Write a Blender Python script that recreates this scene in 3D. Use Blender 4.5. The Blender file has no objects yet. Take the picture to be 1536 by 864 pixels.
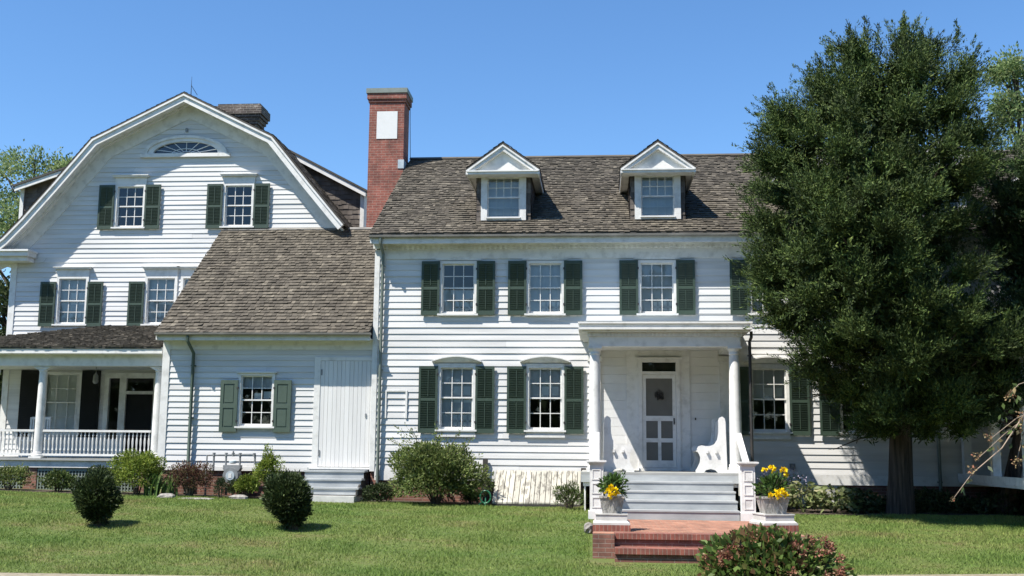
import bpy, math, random
import numpy as np
from mathutils import Vector, Matrix

random.seed(7)
rng = np.random.default_rng(7)
S = bpy.context.scene
COL = S.collection
R = math.radians

# ------------------------------------------------------------------ camera
CAM_PITCH, CAM_YAW, CAM_ROLL = 8.3, 4.6, 0.5
cam = bpy.data.cameras.new("camera")
cam.sensor_width = 36.0
cam.lens = 1650.0 / 1536.0 * 36.0
cam.clip_start, cam.clip_end = 0.1, 2000
camo = bpy.data.objects.new("camera", cam)
COL.objects.link(camo)
p_, y_, r_ = R(CAM_PITCH), R(CAM_YAW), R(CAM_ROLL)
fwd = Vector((-math.sin(y_) * math.cos(p_), math.cos(y_) * math.cos(p_), math.sin(p_)))
right = Vector((math.cos(y_), math.sin(y_), 0))
up = right.cross(fwd)
r2 = right * math.cos(r_) + up * math.sin(r_)
u2 = -right * math.sin(r_) + up * math.cos(r_)
m = Matrix((r2, u2, -fwd)).transposed().to_4x4()
m.translation = Vector((0, -24.5, 1.25))
camo.matrix_world = m
S.camera = camo

# ------------------------------------------------------------------ sky, sun, exposure
SUN_EL, SUN_AZ = R(57.5), R(50)      # azimuth: to the left of the facade's normal
sun_dir = Vector((-math.sin(SUN_AZ) * math.cos(SUN_EL), -math.cos(SUN_AZ) * math.cos(SUN_EL), math.sin(SUN_EL)))
W = bpy.data.worlds.new("World")
S.world = W
W.use_nodes = True
nt = W.node_tree
sky = nt.nodes.new("ShaderNodeTexSky")
sky.sky_type = 'NISHITA'
sky.sun_disc = False
sky.sun_elevation = SUN_EL
sky.sun_rotation = math.atan2(sun_dir.x, sun_dir.y) % (2 * math.pi)
sky.air_density, sky.dust_density, sky.ozone_density = 1.0, 0.0, 6.0
bg = nt.nodes["Background"]
hs = nt.nodes.new("ShaderNodeHueSaturation")
hs.inputs["Saturation"].default_value = 1.11
hs.inputs["Value"].default_value = 1.06
nt.links.new(sky.outputs[0], hs.inputs["Color"])
nt.links.new(hs.outputs[0], bg.inputs[0])
bg.inputs[1].default_value = 0.10
sl = bpy.data.lights.new("sun", 'SUN')
sl.energy = 5.0
sl.angle = R(0.5)
sl.color = (1.0, 0.94, 0.85)
slo = bpy.data.objects.new("sun", sl)
slo.rotation_euler = sun_dir.to_track_quat('Z', 'Y').to_euler()
slo.location = (-20, -20, 30)
COL.objects.link(slo)
S.view_settings.view_transform = 'Standard'
S.view_settings.look = 'None'
S.view_settings.exposure = 0.90
S.view_settings.gamma = 1.0
S.view_settings.use_curve_mapping = False

# ------------------------------------------------------------------ materials
def new_mat(name):
    m = bpy.data.materials.new(name)
    m.use_nodes = True
    n = m.node_tree
    return m, n, n.nodes["Principled BSDF"], n.links.new

def ramp(n, stops):
    r = n.nodes.new("ShaderNodeValToRGB")
    e = r.color_ramp.elements
    while len(e) < len(stops):
        e.new(0.5)
    for i, (p, c) in enumerate(stops):
        e[i].position = p
        e[i].color = (c[0], c[1], c[2], 1)
    return r

def noise(n, L, scale, detail=4, stretch=None, rough=0.6):
    t = n.nodes.new("ShaderNodeTexCoord")
    mp = n.nodes.new("ShaderNodeMapping")
    if stretch:
        mp.inputs["Scale"].default_value = stretch
    L(t.outputs["Object"], mp.inputs[0])
    k = n.nodes.new("ShaderNodeTexNoise")
    k.inputs["Scale"].default_value = scale
    k.inputs["Detail"].default_value = detail
    k.inputs["Roughness"].default_value = rough
    L(mp.outputs[0], k.inputs["Vector"])
    return k

def mixc(n, L, a, b, fac, mode='MIX'):
    x = n.nodes.new("ShaderNodeMix")
    x.data_type = 'RGBA'
    x.blend_type = mode
    for sock, v in ((x.inputs[0], fac), (x.inputs[6], a), (x.inputs[7], b)):
        if isinstance(v, (int, float)):
            sock.default_value = v
        elif isinstance(v, tuple):
            sock.default_value = (v[0], v[1], v[2], 1)
        else:
            L(v, sock)
    return x.outputs[2]

def bump(n, L, bs, h, strength=0.3, dist=0.01):
    b = n.nodes.new("ShaderNodeBump")
    b.inputs["Strength"].default_value = strength
    b.inputs["Distance"].default_value = dist
    L(h, b.inputs["Height"])
    L(b.outputs[0], bs.inputs["Normal"])

def mat_noisy(name, c1, c2, scale=3, rough=0.6, island=0.0, stretch=None, b=0.0, bd=0.01, detail=5, lo=.3, hi=.7):
    m, n, bs, L = new_mat(name)
    k = noise(n, L, scale, detail, stretch)
    r = ramp(n, [(lo, c1), (hi, c2)])
    L(k.outputs[0], r.inputs[0])
    col = r.outputs[0]
    if island > 0:
        g = n.nodes.new("ShaderNodeNewGeometry")
        rr = ramp(n, [(0, (1 - island,) * 3), (1, (1 + island * 0.6,) * 3)] if island < .4 else [(0, (.66, .66, .64)), (.6, (1.0,) * 3), (.9, (1.2, 1.2, 1.2)), (1, (1.75, 1.78, 1.8))])
        L(g.outputs["Random Per Island"], rr.inputs[0])
        col = mixc(n, L, col, rr.outputs[0], 1.0, 'MULTIPLY')
    L(col, bs.inputs["Base Color"])
    bs.inputs["Roughness"].default_value = rough
    if b:
        bump(n, L, bs, k.outputs[0], b, bd)
    return m

def mat_leaf(name, ca, cb, cc=None, trans=0.3, nscale=1.2, rough=0.5, amt=0.5):
    """leaf colour varies leaf by leaf (random per island) and clump by clump (noise)"""
    m, n, bs, L = new_mat(name)
    g = n.nodes.new("ShaderNodeNewGeometry")
    st = [(0, ca), (1, cb)] if cc is None else [(0, ca), (.72, cb), (.9, cc), (1, cc)]
    r = ramp(n, st)
    L(g.outputs["Random Per Island"], r.inputs[0])
    k = noise(n, L, nscale, 2)
    rr = ramp(n, [(.3, (1 - amt,) * 3), (.7, (1 + amt,) * 3)])
    L(k.outputs[0], rr.inputs[0])
    col = mixc(n, L, r.outputs[0], rr.outputs[0], 1.0, 'MULTIPLY')
    L(col, bs.inputs["Base Color"])
    bs.inputs["Roughness"].default_value = rough
    bs.inputs["Specular IOR Level"].default_value = 0.25
    tr = n.nodes.new("ShaderNodeBsdfTranslucent")
    L(col, tr.inputs[0])
    mx = n.nodes.new("ShaderNodeMixShader")
    mx.inputs[0].default_value = trans
    L(bs.outputs[0], mx.inputs[1])
    L(tr.outputs[0], mx.inputs[2])
    L(mx.outputs[0], n.nodes["Material Output"].inputs[0])
    return m

def mat_brick(name, c1, c2, mortar, dark=0.0, soldier=False, white=0.0):
    m, n, bs, L = new_mat(name)
    t = n.nodes.new("ShaderNodeTexCoord")
    sp = n.nodes.new("ShaderNodeSeparateXYZ")
    L(t.outputs["Object"], sp.inputs[0])
    ad = n.nodes.new("ShaderNodeMath"); ad.operation = 'ADD'
    L(sp.outputs[0], ad.inputs[0]); L(sp.outputs[1], ad.inputs[1])
    cb = n.nodes.new("ShaderNodeCombineXYZ")
    L(ad.outputs[0], cb.inputs[0]); L(sp.outputs[2], cb.inputs[1])
    if soldier == 'top':
        L(sp.outputs[0], cb.inputs[0]); L(sp.outputs[1], cb.inputs[1])
    br = n.nodes.new("ShaderNodeTexBrick")
    L(cb.outputs[0], br.inputs["Vector"])
    br.inputs["Scale"].default_value = 1.0
    br.inputs["Brick Width"].default_value = 0.205 if soldier is not True else 0.066
    br.inputs["Row Height"].default_value = 0.068 if soldier is not True else 0.5
    br.inputs["Mortar Size"].default_value = 0.007
    br.inputs["Mortar Smooth"].default_value = 0.3
    br.inputs["Bias"].default_value = -0.1
    br.inputs["Color1"].default_value = (*c1, 1)
    br.inputs["Color2"].default_value = (*c2, 1)
    br.inputs["Mortar"].default_value = (*mortar, 1)
    k = noise(n, L, 3.6, 8, None, .7)
    rr = ramp(n, [(.34, (.55, .56, .56)), (.66, (1.22,) * 3)])
    L(k.outputs[0], rr.inputs[0])
    col = mixc(n, L, br.outputs[0], rr.outputs[0], 1.0, 'MULTIPLY')
    if white:
        k2 = noise(n, L, 3.0, 8, None, .75)
        r2_ = ramp(n, [(.55, (0, 0, 0)), (.7, (white,) * 3)])
        L(k2.outputs[0], r2_.inputs[0])
        col = mixc(n, L, col, (.55, .5, .45), r2_.outputs[0])
    L(col, bs.inputs["Base Color"])
    bs.inputs["Roughness"].default_value = 0.85
    b = n.nodes.new("ShaderNodeBump")
    b.inputs["Strength"].default_value = 0.5
    b.inputs["Distance"].default_value = 0.006
    b.invert = True
    L(br.outputs["Fac"], b.inputs["Height"])
    L(b.outputs[0], bs.inputs["Normal"])
    return m

M = {}
M['paint'] = mat_noisy('white_paint', (.60, .60, .59), (.70, .70, .685), 1.6, .55, .05, (1, 1, 1), 0.0)
M['clap'] = mat_noisy('white_clapboard_paint', (.50, .505, .50), (.66, .66, .65), 1.6, .65, .09, (.35, 1, 4), .05, .003, 9)
M['trim'] = mat_noisy('white_trim_paint', (.50, .50, .48), (.655, .655, .635), 5, .65, 0, None, 0, .01, 8, .30, .52)
M['weathered'] = mat_noisy('weathered_white_paint', (.50, .50, .47), (.76, .76, .73), 2.2, .7, .06, None, 0, .01, 8, .35, .6)
M['cream_peel'] = mat_noisy('peeling_cream_paint', (.19, .18, .155), (.40, .385, .33), 3.6, .85, .18, (3.5, 1.0, 1.0), .2, .004, 8, .41, .50)
M['grey_step'] = mat_noisy('grey_step_paint', (.25, .27, .28), (.42, .44, .44), 3.5, .6, .07, (.4, 1, 1), 0, .01, 7)
M['porch_grey'] = mat_noisy('grey_porch_floor', (.26, .27, .26), (.36, .36, .34), 2, .6, .05, (1, .2, 1))
M['door'] = mat_noisy('pale_plank_paint', (.58, .58, .57), (.67, .67, .655), 2, .6, .05, (3, 1, .3))
M['grey_door'] = mat_noisy('grey_beige_door', (.19, .18, .16), (.24, .23, .20), 2, .6)
M['shutter'] = mat_noisy('dark_green_shutter_paint', (.022, .042, .029), (.038, .064, .045), 4, .55, .10)
M['shutter_matt'] = mat_noisy('faded_green_shutter_paint', (.050, .078, .059), (.068, .098, .075), 4, .5)
M['black_paint'] = mat_noisy('black_green_paint', (.006, .007, .007), (.011, .012, .012), 3, .95)
M['gutter'] = mat_noisy('green_grey_gutter', (.10, .125, .11), (.16, .19, .165), 3, .5, 0, (1, 1, .4))
M['gutter_dark'] = mat_noisy('weathered_metal_gutter', (.13, .125, .11), (.22, .21, .19), 3, .5, 0, (1, 1, .4))
M['shingle'] = mat_noisy('weathered_cedar_roof_shingle', (.050, .042, .031), (.106, .092, .069), 2.6, .85, .62, (1, 1, 1), .25, .006, 9)
M['shingle_pale'] = mat_noisy('pale_weathered_roof_shingle', (.056, .047, .035), (.115, .100, .075), 2.6, .85, .60, None, .25, .006, 9)
M['wallshingle'] = mat_noisy('brown_wall_shingle', (.055, .045, .038), (.13, .112, .098), 2.2, .85, .40, None, .25, .006, 7)
M['roofbase'] = mat_noisy('roof_underlay', (.045, .042, .036), (.07, .065, .058), 3, .9)
M['brick'] = mat_brick('red_chimney_brick', (.25, .078, .054), (.185, .056, .042), (.28, .18, .145))
M['brick_old'] = mat_brick('dark_old_brick', (.085, .06, .05), (.05, .04, .036), (.26, .23, .2), white=.55)
M['brick_found'] = mat_brick('foundation_brick', (.22, .095, .068), (.155, .07, .052), (.24, .175, .14))
M['brick_pave'] = mat_brick('paving_brick', (.36, .165, .105), (.28, .12, .075), (.30, .20, .145), soldier='top')
M['brick_soldier'] = mat_brick('soldier_brick', (.26, .085, .058), (.16, .058, .046), (.27, .17, .13), soldier=True)
M['concrete'] = mat_noisy('pale_concrete', (.40, .40, .38), (.60, .60, .57), 5, .8, 0, None, .15, .004, 8)
M['stone'] = mat_noisy('pale_limestone', (.38, .38, .355), (.55, .545, .52), 4, .75, 0, None, .12, .004, 8)
M['rock'] = mat_noisy('field_stone', (.13, .12, .105), (.36, .34, .31), 9, .9, 0, None, .6, .02, 8)
M['lead'] = mat_noisy('lead_flashing', (.30, .36, .40), (.44, .50, .53), 6, .45)
M['greymetal'] = mat_noisy('painted_grey_pipe', (.15, .16, .165), (.24, .25, .255), 8, .45)
M['darkmetal'] = mat_noisy('dark_iron', (.02, .02, .02), (.045, .042, .04), 8, .5)
M['dark'] = mat_noisy('dark_timber_and_shade', (.03, .028, .025), (.05, .047, .042), 2, .9)  # dark timber; also the backing that darkens the transom
M['room'] = mat_noisy('interior_plaster', (.10, .10, .096), (.15, .148, .14), 1, .9)
M['curtain'] = mat_noisy('sheer_curtain', (.54, .56, .57), (.66, .68, .69), 2.0, .9, 0, (2, 1, .6))
M['blind_or_reflection'] = mat_noisy('cream_blind_and_reflection', (.86, .87, .86), (.90, .90, .89), 2, .9)  # real blind of one porch window; elsewhere the colour of painted reflections
M['screen'] = mat_noisy('door_screen_mesh', (.115, .112, .10), (.14, .136, .122), 3, .8)
M['bark'] = mat_noisy('shredding_cedar_bark', (.012, .009, .007), (.085, .062, .046), 11, .9, 0, (1.6, 1.6, .09), 1.0, .06, 9, .38, .64)
M['stem'] = mat_noisy('brown_stem', (.05, .038, .026), (.10, .08, .055), 9, .9)
M['drystem'] = mat_noisy('pale_dry_stem', (.22, .17, .12), (.34, .27, .2), 9, .9)
M['soil'] = mat_noisy('mulch_soil', (.028, .021, .015), (.085, .062, .043), 22, .95, 0, None, .8, .03, 9)
M['asphalt'] = mat_noisy('asphalt', (.045, .045, .045), (.065, .064, .062), 30, .9, 0, None, .2, .004)
M['walk'] = mat_noisy('sandy_concrete_walk', (.17, .145, .10), (.30, .26, .19), 9, .9, 0, None, .2, .004, 8)
M['hose'] = mat_noisy('green_plastic_hose', (.015, .10, .05), (.02, .15, .07), 5, .4)
M['petal'] = mat_leaf('yellow_petal', (.80, .56, .004), (.92, .74, .015), None, .2, 3, .6, .1)
M['lattice'] = mat_noisy('green_grey_lattice', (.14, .17, .15), (.20, .23, .21), 4, .6)
M['potmat'] = mat_noisy('rough_stone_pot', (.16, .15, .135), (.50, .48, .44), 22, .9, 0, (1, 1, .22), 1.0, .05, 6)

M['cedar'] = mat_leaf('cedar_foliage', (.014, .032, .007), (.046, .077, .016), (.096, .132, .032), .08, 1.5, .7, .5)
M['cedar_two'] = mat_leaf('cedar_foliage_grey', (.022, .044, .013), (.046, .078, .022), (.072, .108, .032), .08, .9, .6, .4)
M['boxleaf'] = mat_leaf('clipped_box_leaf', (.018, .033, .011), (.044, .068, .023), (.085, .112, .040), .15, 3, .5, .35)
M['shrubleaf'] = mat_leaf('light_green_shrub_leaf', (.075, .112, .032), (.155, .20, .06), (.23, .26, .10), .35, 2.5, .5, .35)
M['yellowleaf'] = mat_leaf('yellow_green_leaf', (.09, .145, .022), (.20, .26, .042), (.28, .33, .07), .4, 3, .5, .3)
M['ivyleaf'] = mat_leaf('olive_green_leaf', (.04, .075, .02), (.085, .125, .034), (.13, .15, .05), .3, 3, .5, .4)
M['irisleaf'] = mat_leaf('strap_leaf', (.055, .11, .028), (.11, .18, .05), (.20, .22, .09), .35, 2, .45, .3)
M['redleaf'] = mat_leaf('red_brown_leaf', (.06, .028, .020), (.13, .062, .045), (.12, .12, .05), .3, 3, .6, .3)
M['coniferleaf'] = mat_leaf('dwarf_conifer_needle', (.016, .038, .016), (.035, .065, .026), None, .15, 4, .6, .3)
M['hostaleaf'] = mat_leaf('pale_hosta_leaf', (.12, .16, .055), (.24, .27, .12), (.36, .34, .20), .35, 2.5, .5, .35)
M['darkleaf'] = mat_leaf('dark_groundcover_leaf', (.018, .034, .012), (.045, .068, .024), (.07, .09, .035), .25, 3, .5, .3)
M['bushleaf'] = mat_leaf('hydrangea_leaf', (.06, .115, .026), (.13, .19, .048), (.20, .12, .06), .38, 4, .45, .35)
M['bushred'] = mat_leaf('faded_red_flower_head', (.19, .065, .045), (.29, .13, .085), (.38, .25, .16), .3, 5, .6, .3)
M['potleaf'] = mat_leaf('planter_leaf', (.04, .085, .02), (.085, .15, .036), None, .3, 5, .45, .3)
M['wither'] = mat_leaf('withered_flower_head', (.17, .10, .055), (.30, .24, .12), (.36, .15, .09), .3, 9, .7, .3)
M['lavender'] = mat_leaf('pale_lilac_bloom', (.40, .34, .46), (.60, .52, .64), None, .3, 5, .6, .2)
M['broadleaf'] = mat_leaf('broad_tree_leaf', (.055, .095, .03), (.105, .16, .055), (.16, .20, .09), .35, .5, .5, .4)
M['broadpale'] = mat_leaf('pale_tree_leaf', (.10, .16, .06), (.20, .27, .11), (.28, .32, .16), .4, .5, .5, .35)

def mat_glass():
    m, n, bs, L = new_mat('window_glass')
    n.nodes.remove(bs)
    tr = n.nodes.new("ShaderNodeBsdfTransparent")
    tr.inputs[0].default_value = (.86, .90, .91, 1)
    gl = n.nodes.new("ShaderNodeBsdfGlossy")
    gl.inputs["Roughness"].default_value = 0.02
    k = noise(n, L, 1.6, 2)
    b = n.nodes.new("ShaderNodeBump")
    b.inputs["Strength"].default_value = .06
    b.inputs["Distance"].default_value = .01
    L(k.outputs[0], b.inputs["Height"]); L(b.outputs[0], gl.inputs["Normal"])
    fr = n.nodes.new("ShaderNodeFresnel"); fr.inputs[0].default_value = 1.5
    mu = n.nodes.new("ShaderNodeMath"); mu.operation = 'MULTIPLY_ADD'
    mu.inputs[1].default_value = 1.1; mu.inputs[2].default_value = .025
    L(fr.outputs[0], mu.inputs[0])
    mx = n.nodes.new("ShaderNodeMixShader")
    L(mu.outputs[0], mx.inputs[0]); L(tr.outputs[0], mx.inputs[1]); L(gl.outputs[0], mx.inputs[2])
    L(mx.outputs[0], n.nodes["Material Output"].inputs[0])
    return m
M['glass'] = mat_glass()

def mat_grass(name, blades):
    m, n, bs, L = new_mat(name)
    k = noise(n, L, .50, 6, (1, 2.0, 1), .70)
    r = ramp(n, [(.30, (.235, .215, .095)), (.43, (.182, .232, .066)), (.62, (.132, .208, .048))])
    if not blades:
        r = ramp(n, [(.34, (.16, .145, .062)), (.47, (.12, .155, .045)), (.62, (.082, .13, .03))])
    L(k.outputs[0], r.inputs[0])
    col = r.outputs[0]
    if blades:
        g = n.nodes.new("ShaderNodeNewGeometry")
        rr = ramp(n, [(0, (.78, .82, .75)), (.7, (1.12, 1.12, 1.05)), (.95, (1.3, 1.25, 1.2)), (1, (1.8, 1.5, 1.6))])
        L(g.outputs["Random Per Island"], rr.inputs[0])
        col = mixc(n, L, col, rr.outputs[0], 1.0, 'MULTIPLY')
        L(col, bs.inputs["Base Color"])
        tr = n.nodes.new("ShaderNodeBsdfTranslucent")
        L(col, tr.inputs[0])
        mx = n.nodes.new("ShaderNodeMixShader"); mx.inputs[0].default_value = .3
        L(bs.outputs[0], mx.inputs[1]); L(tr.outputs[0], mx.inputs[2])
        L(mx.outputs[0], n.nodes["Material Output"].inputs[0])
    else:
        k2 = noise(n, L, 40, 6, None, .8)
        r2_ = ramp(n, [(.3, (.6,) * 3), (.7, (1.3,) * 3)])
        L(k2.outputs[0], r2_.inputs[0])
        col = mixc(n, L, col, r2_.outputs[0], 1.0, 'MULTIPLY')
        L(col, bs.inputs["Base Color"])
        bump(n, L, bs, k2.outputs[0], .8, .03)
    bs.inputs["Roughness"].default_value = .7
    bs.inputs["Specular IOR Level"].default_value = .2
    return m
M['lawn'] = mat_grass('lawn_turf', False)
M['blade'] = mat_grass('grass_blade', True)

# ------------------------------------------------------------------ mesh helpers
class MB:
    def __init__(s):
        s.v, s.f = [], []
    def face(s, pts):
        i = len(s.v)
        s.v.extend(pts)
        s.f.append(tuple(range(i, i + len(pts))))
    def solid(s, pts, faces):
        i = len(s.v)
        s.v.extend(pts)
        s.f.extend(tuple(i + k for k in f) for f in faces)
    def box(s, x0, x1, y0, y1, z0, z1):
        s.solid([(x0, y0, z0), (x1, y0, z0), (x1, y1, z0), (x0, y1, z0), (x0, y0, z1), (x1, y0, z1), (x1, y1, z1), (x0, y1, z1)],
                [(0, 3, 2, 1), (4, 5, 6, 7), (0, 1, 5, 4), (1, 2, 6, 5), (2, 3, 7, 6), (3, 0, 4, 7)])
        return s
    def prism_y(s, poly, y0, y1):            # poly in (x, z), counter-clockwise seen from -y
        n = len(poly)
        s.solid([(x, y0, z) for x, z in poly] + [(x, y1, z) for x, z in poly],
                [tuple(range(n)), tuple(range(2 * n - 1, n - 1, -1))] + [(i, i + n, (i + 1) % n + n, (i + 1) % n) for i in range(n)])
        return s
    def prism_x(s, poly, x0, x1):            # poly in (y, z)
        n = len(poly)
        s.solid([(x0, y, z) for y, z in poly] + [(x1, y, z) for y, z in poly],
                [tuple(range(n - 1, -1, -1)), tuple(range(n, 2 * n))] + [(i, (i + 1) % n, (i + 1) % n + n, i + n) for i in range(n)])
        return s
    def lathe(s, prof, c=(0, 0, 0), seg=20):
        pts, fs = [], []
        n = len(prof)
        for r, z in prof:
            for k in range(seg):
                a = 2 * math.pi * k / seg
                pts.append((c[0] + r * math.cos(a), c[1] + r * math.sin(a), c[2] + z))
        for i in range(n - 1):
            for k in range(seg):
                q = (k + 1) % seg
                fs.append((i * seg + k, i * seg + q, (i + 1) * seg + q, (i + 1) * seg + k))
        fs.append(tuple(range(seg - 1, -1, -1)))
        fs.append(tuple((n - 1) * seg + k for k in range(seg)))
        s.solid(pts, fs)
        return s
    def tube(s, pts, rad, seg=8):
        P = [Vector(p) for p in pts]
        if not isinstance(rad, (list, tuple)):
            rad = [rad] * len(P)
        vs, fs = [], []
        ref = Vector((0.31, 0.87, 0.38))
        for i, p in enumerate(P):
            d = (P[min(i + 1, len(P) - 1)] - P[max(i - 1, 0)]).normalized()
            a = d.cross(ref)
            if a.length < 1e-3:
                a = d.cross(Vector((1, 0, 0)))
            a.normalize()
            b = d.cross(a)
            for k in range(seg):
                t = 2 * math.pi * k / seg
                vs.append(tuple(p + (a * math.cos(t) + b * math.sin(t)) * rad[i]))
        for i in range(len(P) - 1):
            for k in range(seg):
                q = (k + 1) % seg
                fs.append((i * seg + k, i * seg + q, (i + 1) * seg + q, (i + 1) * seg + k))
        fs.append(tuple(range(seg - 1, -1, -1)))
        fs.append(tuple((len(P) - 1) * seg + k for k in range(seg)))
        s.solid(vs, fs)
        return s

def obj(name, mb, mat, parent=None, loc=None, smooth=False, at=None):
    """link a mesh; its points are world points unless loc gives a local origin"""
    me = bpy.data.meshes.new(name)
    off = Vector((0, 0, 0))
    if loc is None and parent is not None:
        off = WORLD.get(parent.name, Vector((0, 0, 0)))
    if loc is None and at is not None:
        off = off + Vector(at) - off if False else Vector(at)
    vs = [(x - off.x, y - off.y, z - off.z) for x, y, z in mb.v]
    me.from_pydata(vs, [], mb.f)
    me.materials.append(M[mat] if isinstance(mat, str) else mat)
    if smooth:
        me.polygons.foreach_set('use_smooth', [True] * len(me.polygons))
        me.set_sharp_from_angle(angle=R(40)) if hasattr(me, 'set_sharp_from_angle') else None
    o = bpy.data.objects.new(name, me)
    COL.objects.link(o)
    if parent is not None:
        o.parent = parent
    pw = WORLD.get(parent.name, Vector((0, 0, 0))) if parent is not None else Vector((0, 0, 0))
    if loc is not None:
        o.location = loc
        WORLD[o.name] = pw + Vector(loc)
    elif at is not None:
        o.location = Vector(at) - pw
        WORLD[o.name] = Vector(at)
    else:
        WORLD[o.name] = pw.copy()
    return o
WORLD = {}

def tag(o, label=None, cat=None, group=None, kind=None):
    for k, v in (('label', label), ('category', cat), ('group', group), ('kind', kind)):
        if v:
            o[k] = v
    return o

def thing(name, label, cat, loc, group=None, rz=0.0):
    o = bpy.data.objects.new(name, None)
    o.empty_display_size = .2
    COL.objects.link(o)
    o.location = loc
    o.rotation_euler = (0, 0, rz)
    WORLD[o.name] = Vector(loc)
    return tag(o, label, cat, group)

def copy_tree(o, parent=None, loc=None):
    c = o.copy()
    COL.objects.link(c)
    if parent is not None:
        c.parent = parent
    if loc is not None:
        c.location = loc
    pw = WORLD.get(parent.name, Vector((0, 0, 0))) if parent is not None else Vector((0, 0, 0))
    WORLD[c.name] = pw + Vector(c.location)
    for ch in list(o.children):
        copy_tree(ch, c)
    return c

def quads_obj(name, V, nper, mat, parent=None, at=(0, 0, 0), kind=None):
    """V: (n, nper, 3) array of separate polygons -> one mesh"""
    n = V.shape[0]
    me = bpy.data.meshes.new(name)
    me.vertices.add(n * nper)
    me.vertices.foreach_set('co', (V - np.array(at)).astype(np.float32).ravel())
    me.loops.add(n * nper)
    me.loops.foreach_set('vertex_index', np.arange(n * nper, dtype=np.int32))
    me.polygons.add(n)
    me.polygons.foreach_set('loop_start', np.arange(0, n * nper, nper, dtype=np.int32))
    me.polygons.foreach_set('loop_total', np.full(n, nper, dtype=np.int32))
    me.update(calc_edges=True)
    me.validate()
    me.materials.append(M[mat])
    o = bpy.data.objects.new(name, me)
    COL.objects.link(o)
    if parent is not None:
        o.parent = parent
        o.location = Vector(at) - WORLD.get(parent.name, Vector((0, 0, 0)))
    else:
        o.location = at
    WORLD[o.name] = Vector(at)
    if kind:
        o['kind'] = kind
    return o

def unit(a):
    return a / np.maximum(np.linalg.norm(a, axis=1, keepdims=True), 1e-6)

def leaves(P, D, L, Wd, roll_flat=0.0, face=None):
    """diamond leaves: base P, direction D, length L, width Wd"""
    n = len(P)
    D = unit(D)
    rnd = rng.normal(size=(n, 3))
    rnd[:, 2] *= (1 - roll_flat)
    if face is not None:
        rnd = face * 1.6 + rnd * .55
        rnd = np.cross(rnd, D) if False else rnd
    s = unit(np.cross(D, rnd))
    L = np.broadcast_to(np.asarray(L, float).reshape(-1, 1), (n, 1))
    Wd = np.broadcast_to(np.asarray(Wd, float).reshape(-1, 1), (n, 1))
    nn = np.cross(D, s)
    a = P
    b = P + D * L * .45 + s * Wd * .5 + nn * L * .05
    c = P + D * L - nn * L * .10
    d = P + D * L * .45 - s * Wd * .5 + nn * L * .05
    return np.stack([a, b, c, d], 1)

def lumpy_dirs(n, lumps=14, amp=.22, k=7.0, up=0.0):
    d = unit(rng.normal(size=(n, 3)))
    d[:, 2] = np.where(d[:, 2] < -.6, -d[:, 2], d[:, 2])
    c = unit(rng.normal(size=(lumps, 3)))
    dot = d @ c.T
    r = 1 - amp + amp * 1.6 * np.max(np.exp(k * (dot - 1)), axis=1)
    return d, r

def bush_points(center, rad, n, inner=.55, lumps=16, amp=.22, k=9.0):
    d, r = lumpy_dirs(n, lumps, amp, k)
    t = inner + (1 - inner) * np.sqrt(rng.random(n))
    P = np.array(center) + d * np.array(rad) * (r * t)[:, None]
    return P, d

LAWN_Y = [-60, -10.2, -8.6, -7.3, -5.0, -3.5, -2.5, 0.3, 40]
LAWN_Z = [-.75, -.68, -.60, -.47, -.19, -.065, .02, .06, .06]
def gz(x, y):
    ys, zs = LAWN_Y, LAWN_Z
    z = float(np.interp(y, ys, zs))
    if x < -3:
        z += .016 * min(-x - 3, 14)
    return z

def bush(name, label, cat, x, y, rad, n, L, Wd, mat, group=None, zc=None, inner=.5, up=.3, jit=.8, stems=7, stem_mat='stem', lumps=16, amp=.22, base=None, flat=0.0):
    z = gz(x, y)
    t = thing(name, label, cat, (x, y, z), group)
    c = (x, y, z + (zc if zc is not None else rad[2] * .95))
    P, d = bush_points(c, rad, n, inner, lumps, amp)
    P[:, 2] = np.maximum(P[:, 2], z + .02)
    D = d + np.array([0, 0, up]) + rng.normal(size=(n, 3)) * jit
    V = leaves(P, D, rng.uniform(L * .7, L * 1.25, n), rng.uniform(Wd * .7, Wd * 1.2, n), flat)
    quads_obj('foliage', V, 4, mat, t, (x, y, z))
    if stems:
        b = MB()
        for i in range(stems):
            a = 2 * math.pi * i / stems + random.uniform(-.3, .3)
            q = random.uniform(.45, .8)
            e = (c[0] + rad[0] * q * math.cos(a), c[1] + rad[1] * q * math.sin(a), c[2] + rad[2] * random.uniform(.1, .6))
            mid = (x + .4 * (e[0] - x), y + .4 * (e[1] - y), z + .6 * (e[2] - z))
            b.tube([(x + .04 * math.cos(a), y + .04 * math.sin(a), z - .03), mid, e], [.018, .012, .005], 5)
        obj('stem', b, stem_mat, t)
    return t

# ------------------------------------------------------------------ ground
def sheet(name, xs, ys, zf, mat):
    b = MB()
    nx = len(xs)
    b.v = [(x, y, zf(x, y)) for y in ys for x in xs]
    b.f = [(j * nx + i, j * nx + i + 1, (j + 1) * nx + i + 1, (j + 1) * nx + i) for j in range(len(ys) - 1) for i in range(nx - 1)]
    o = obj(name, b, mat, smooth=True)
    o['kind'] = 'structure'
    return o

def walk_edge(x):
    return -8.34 + .118 * x

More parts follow.
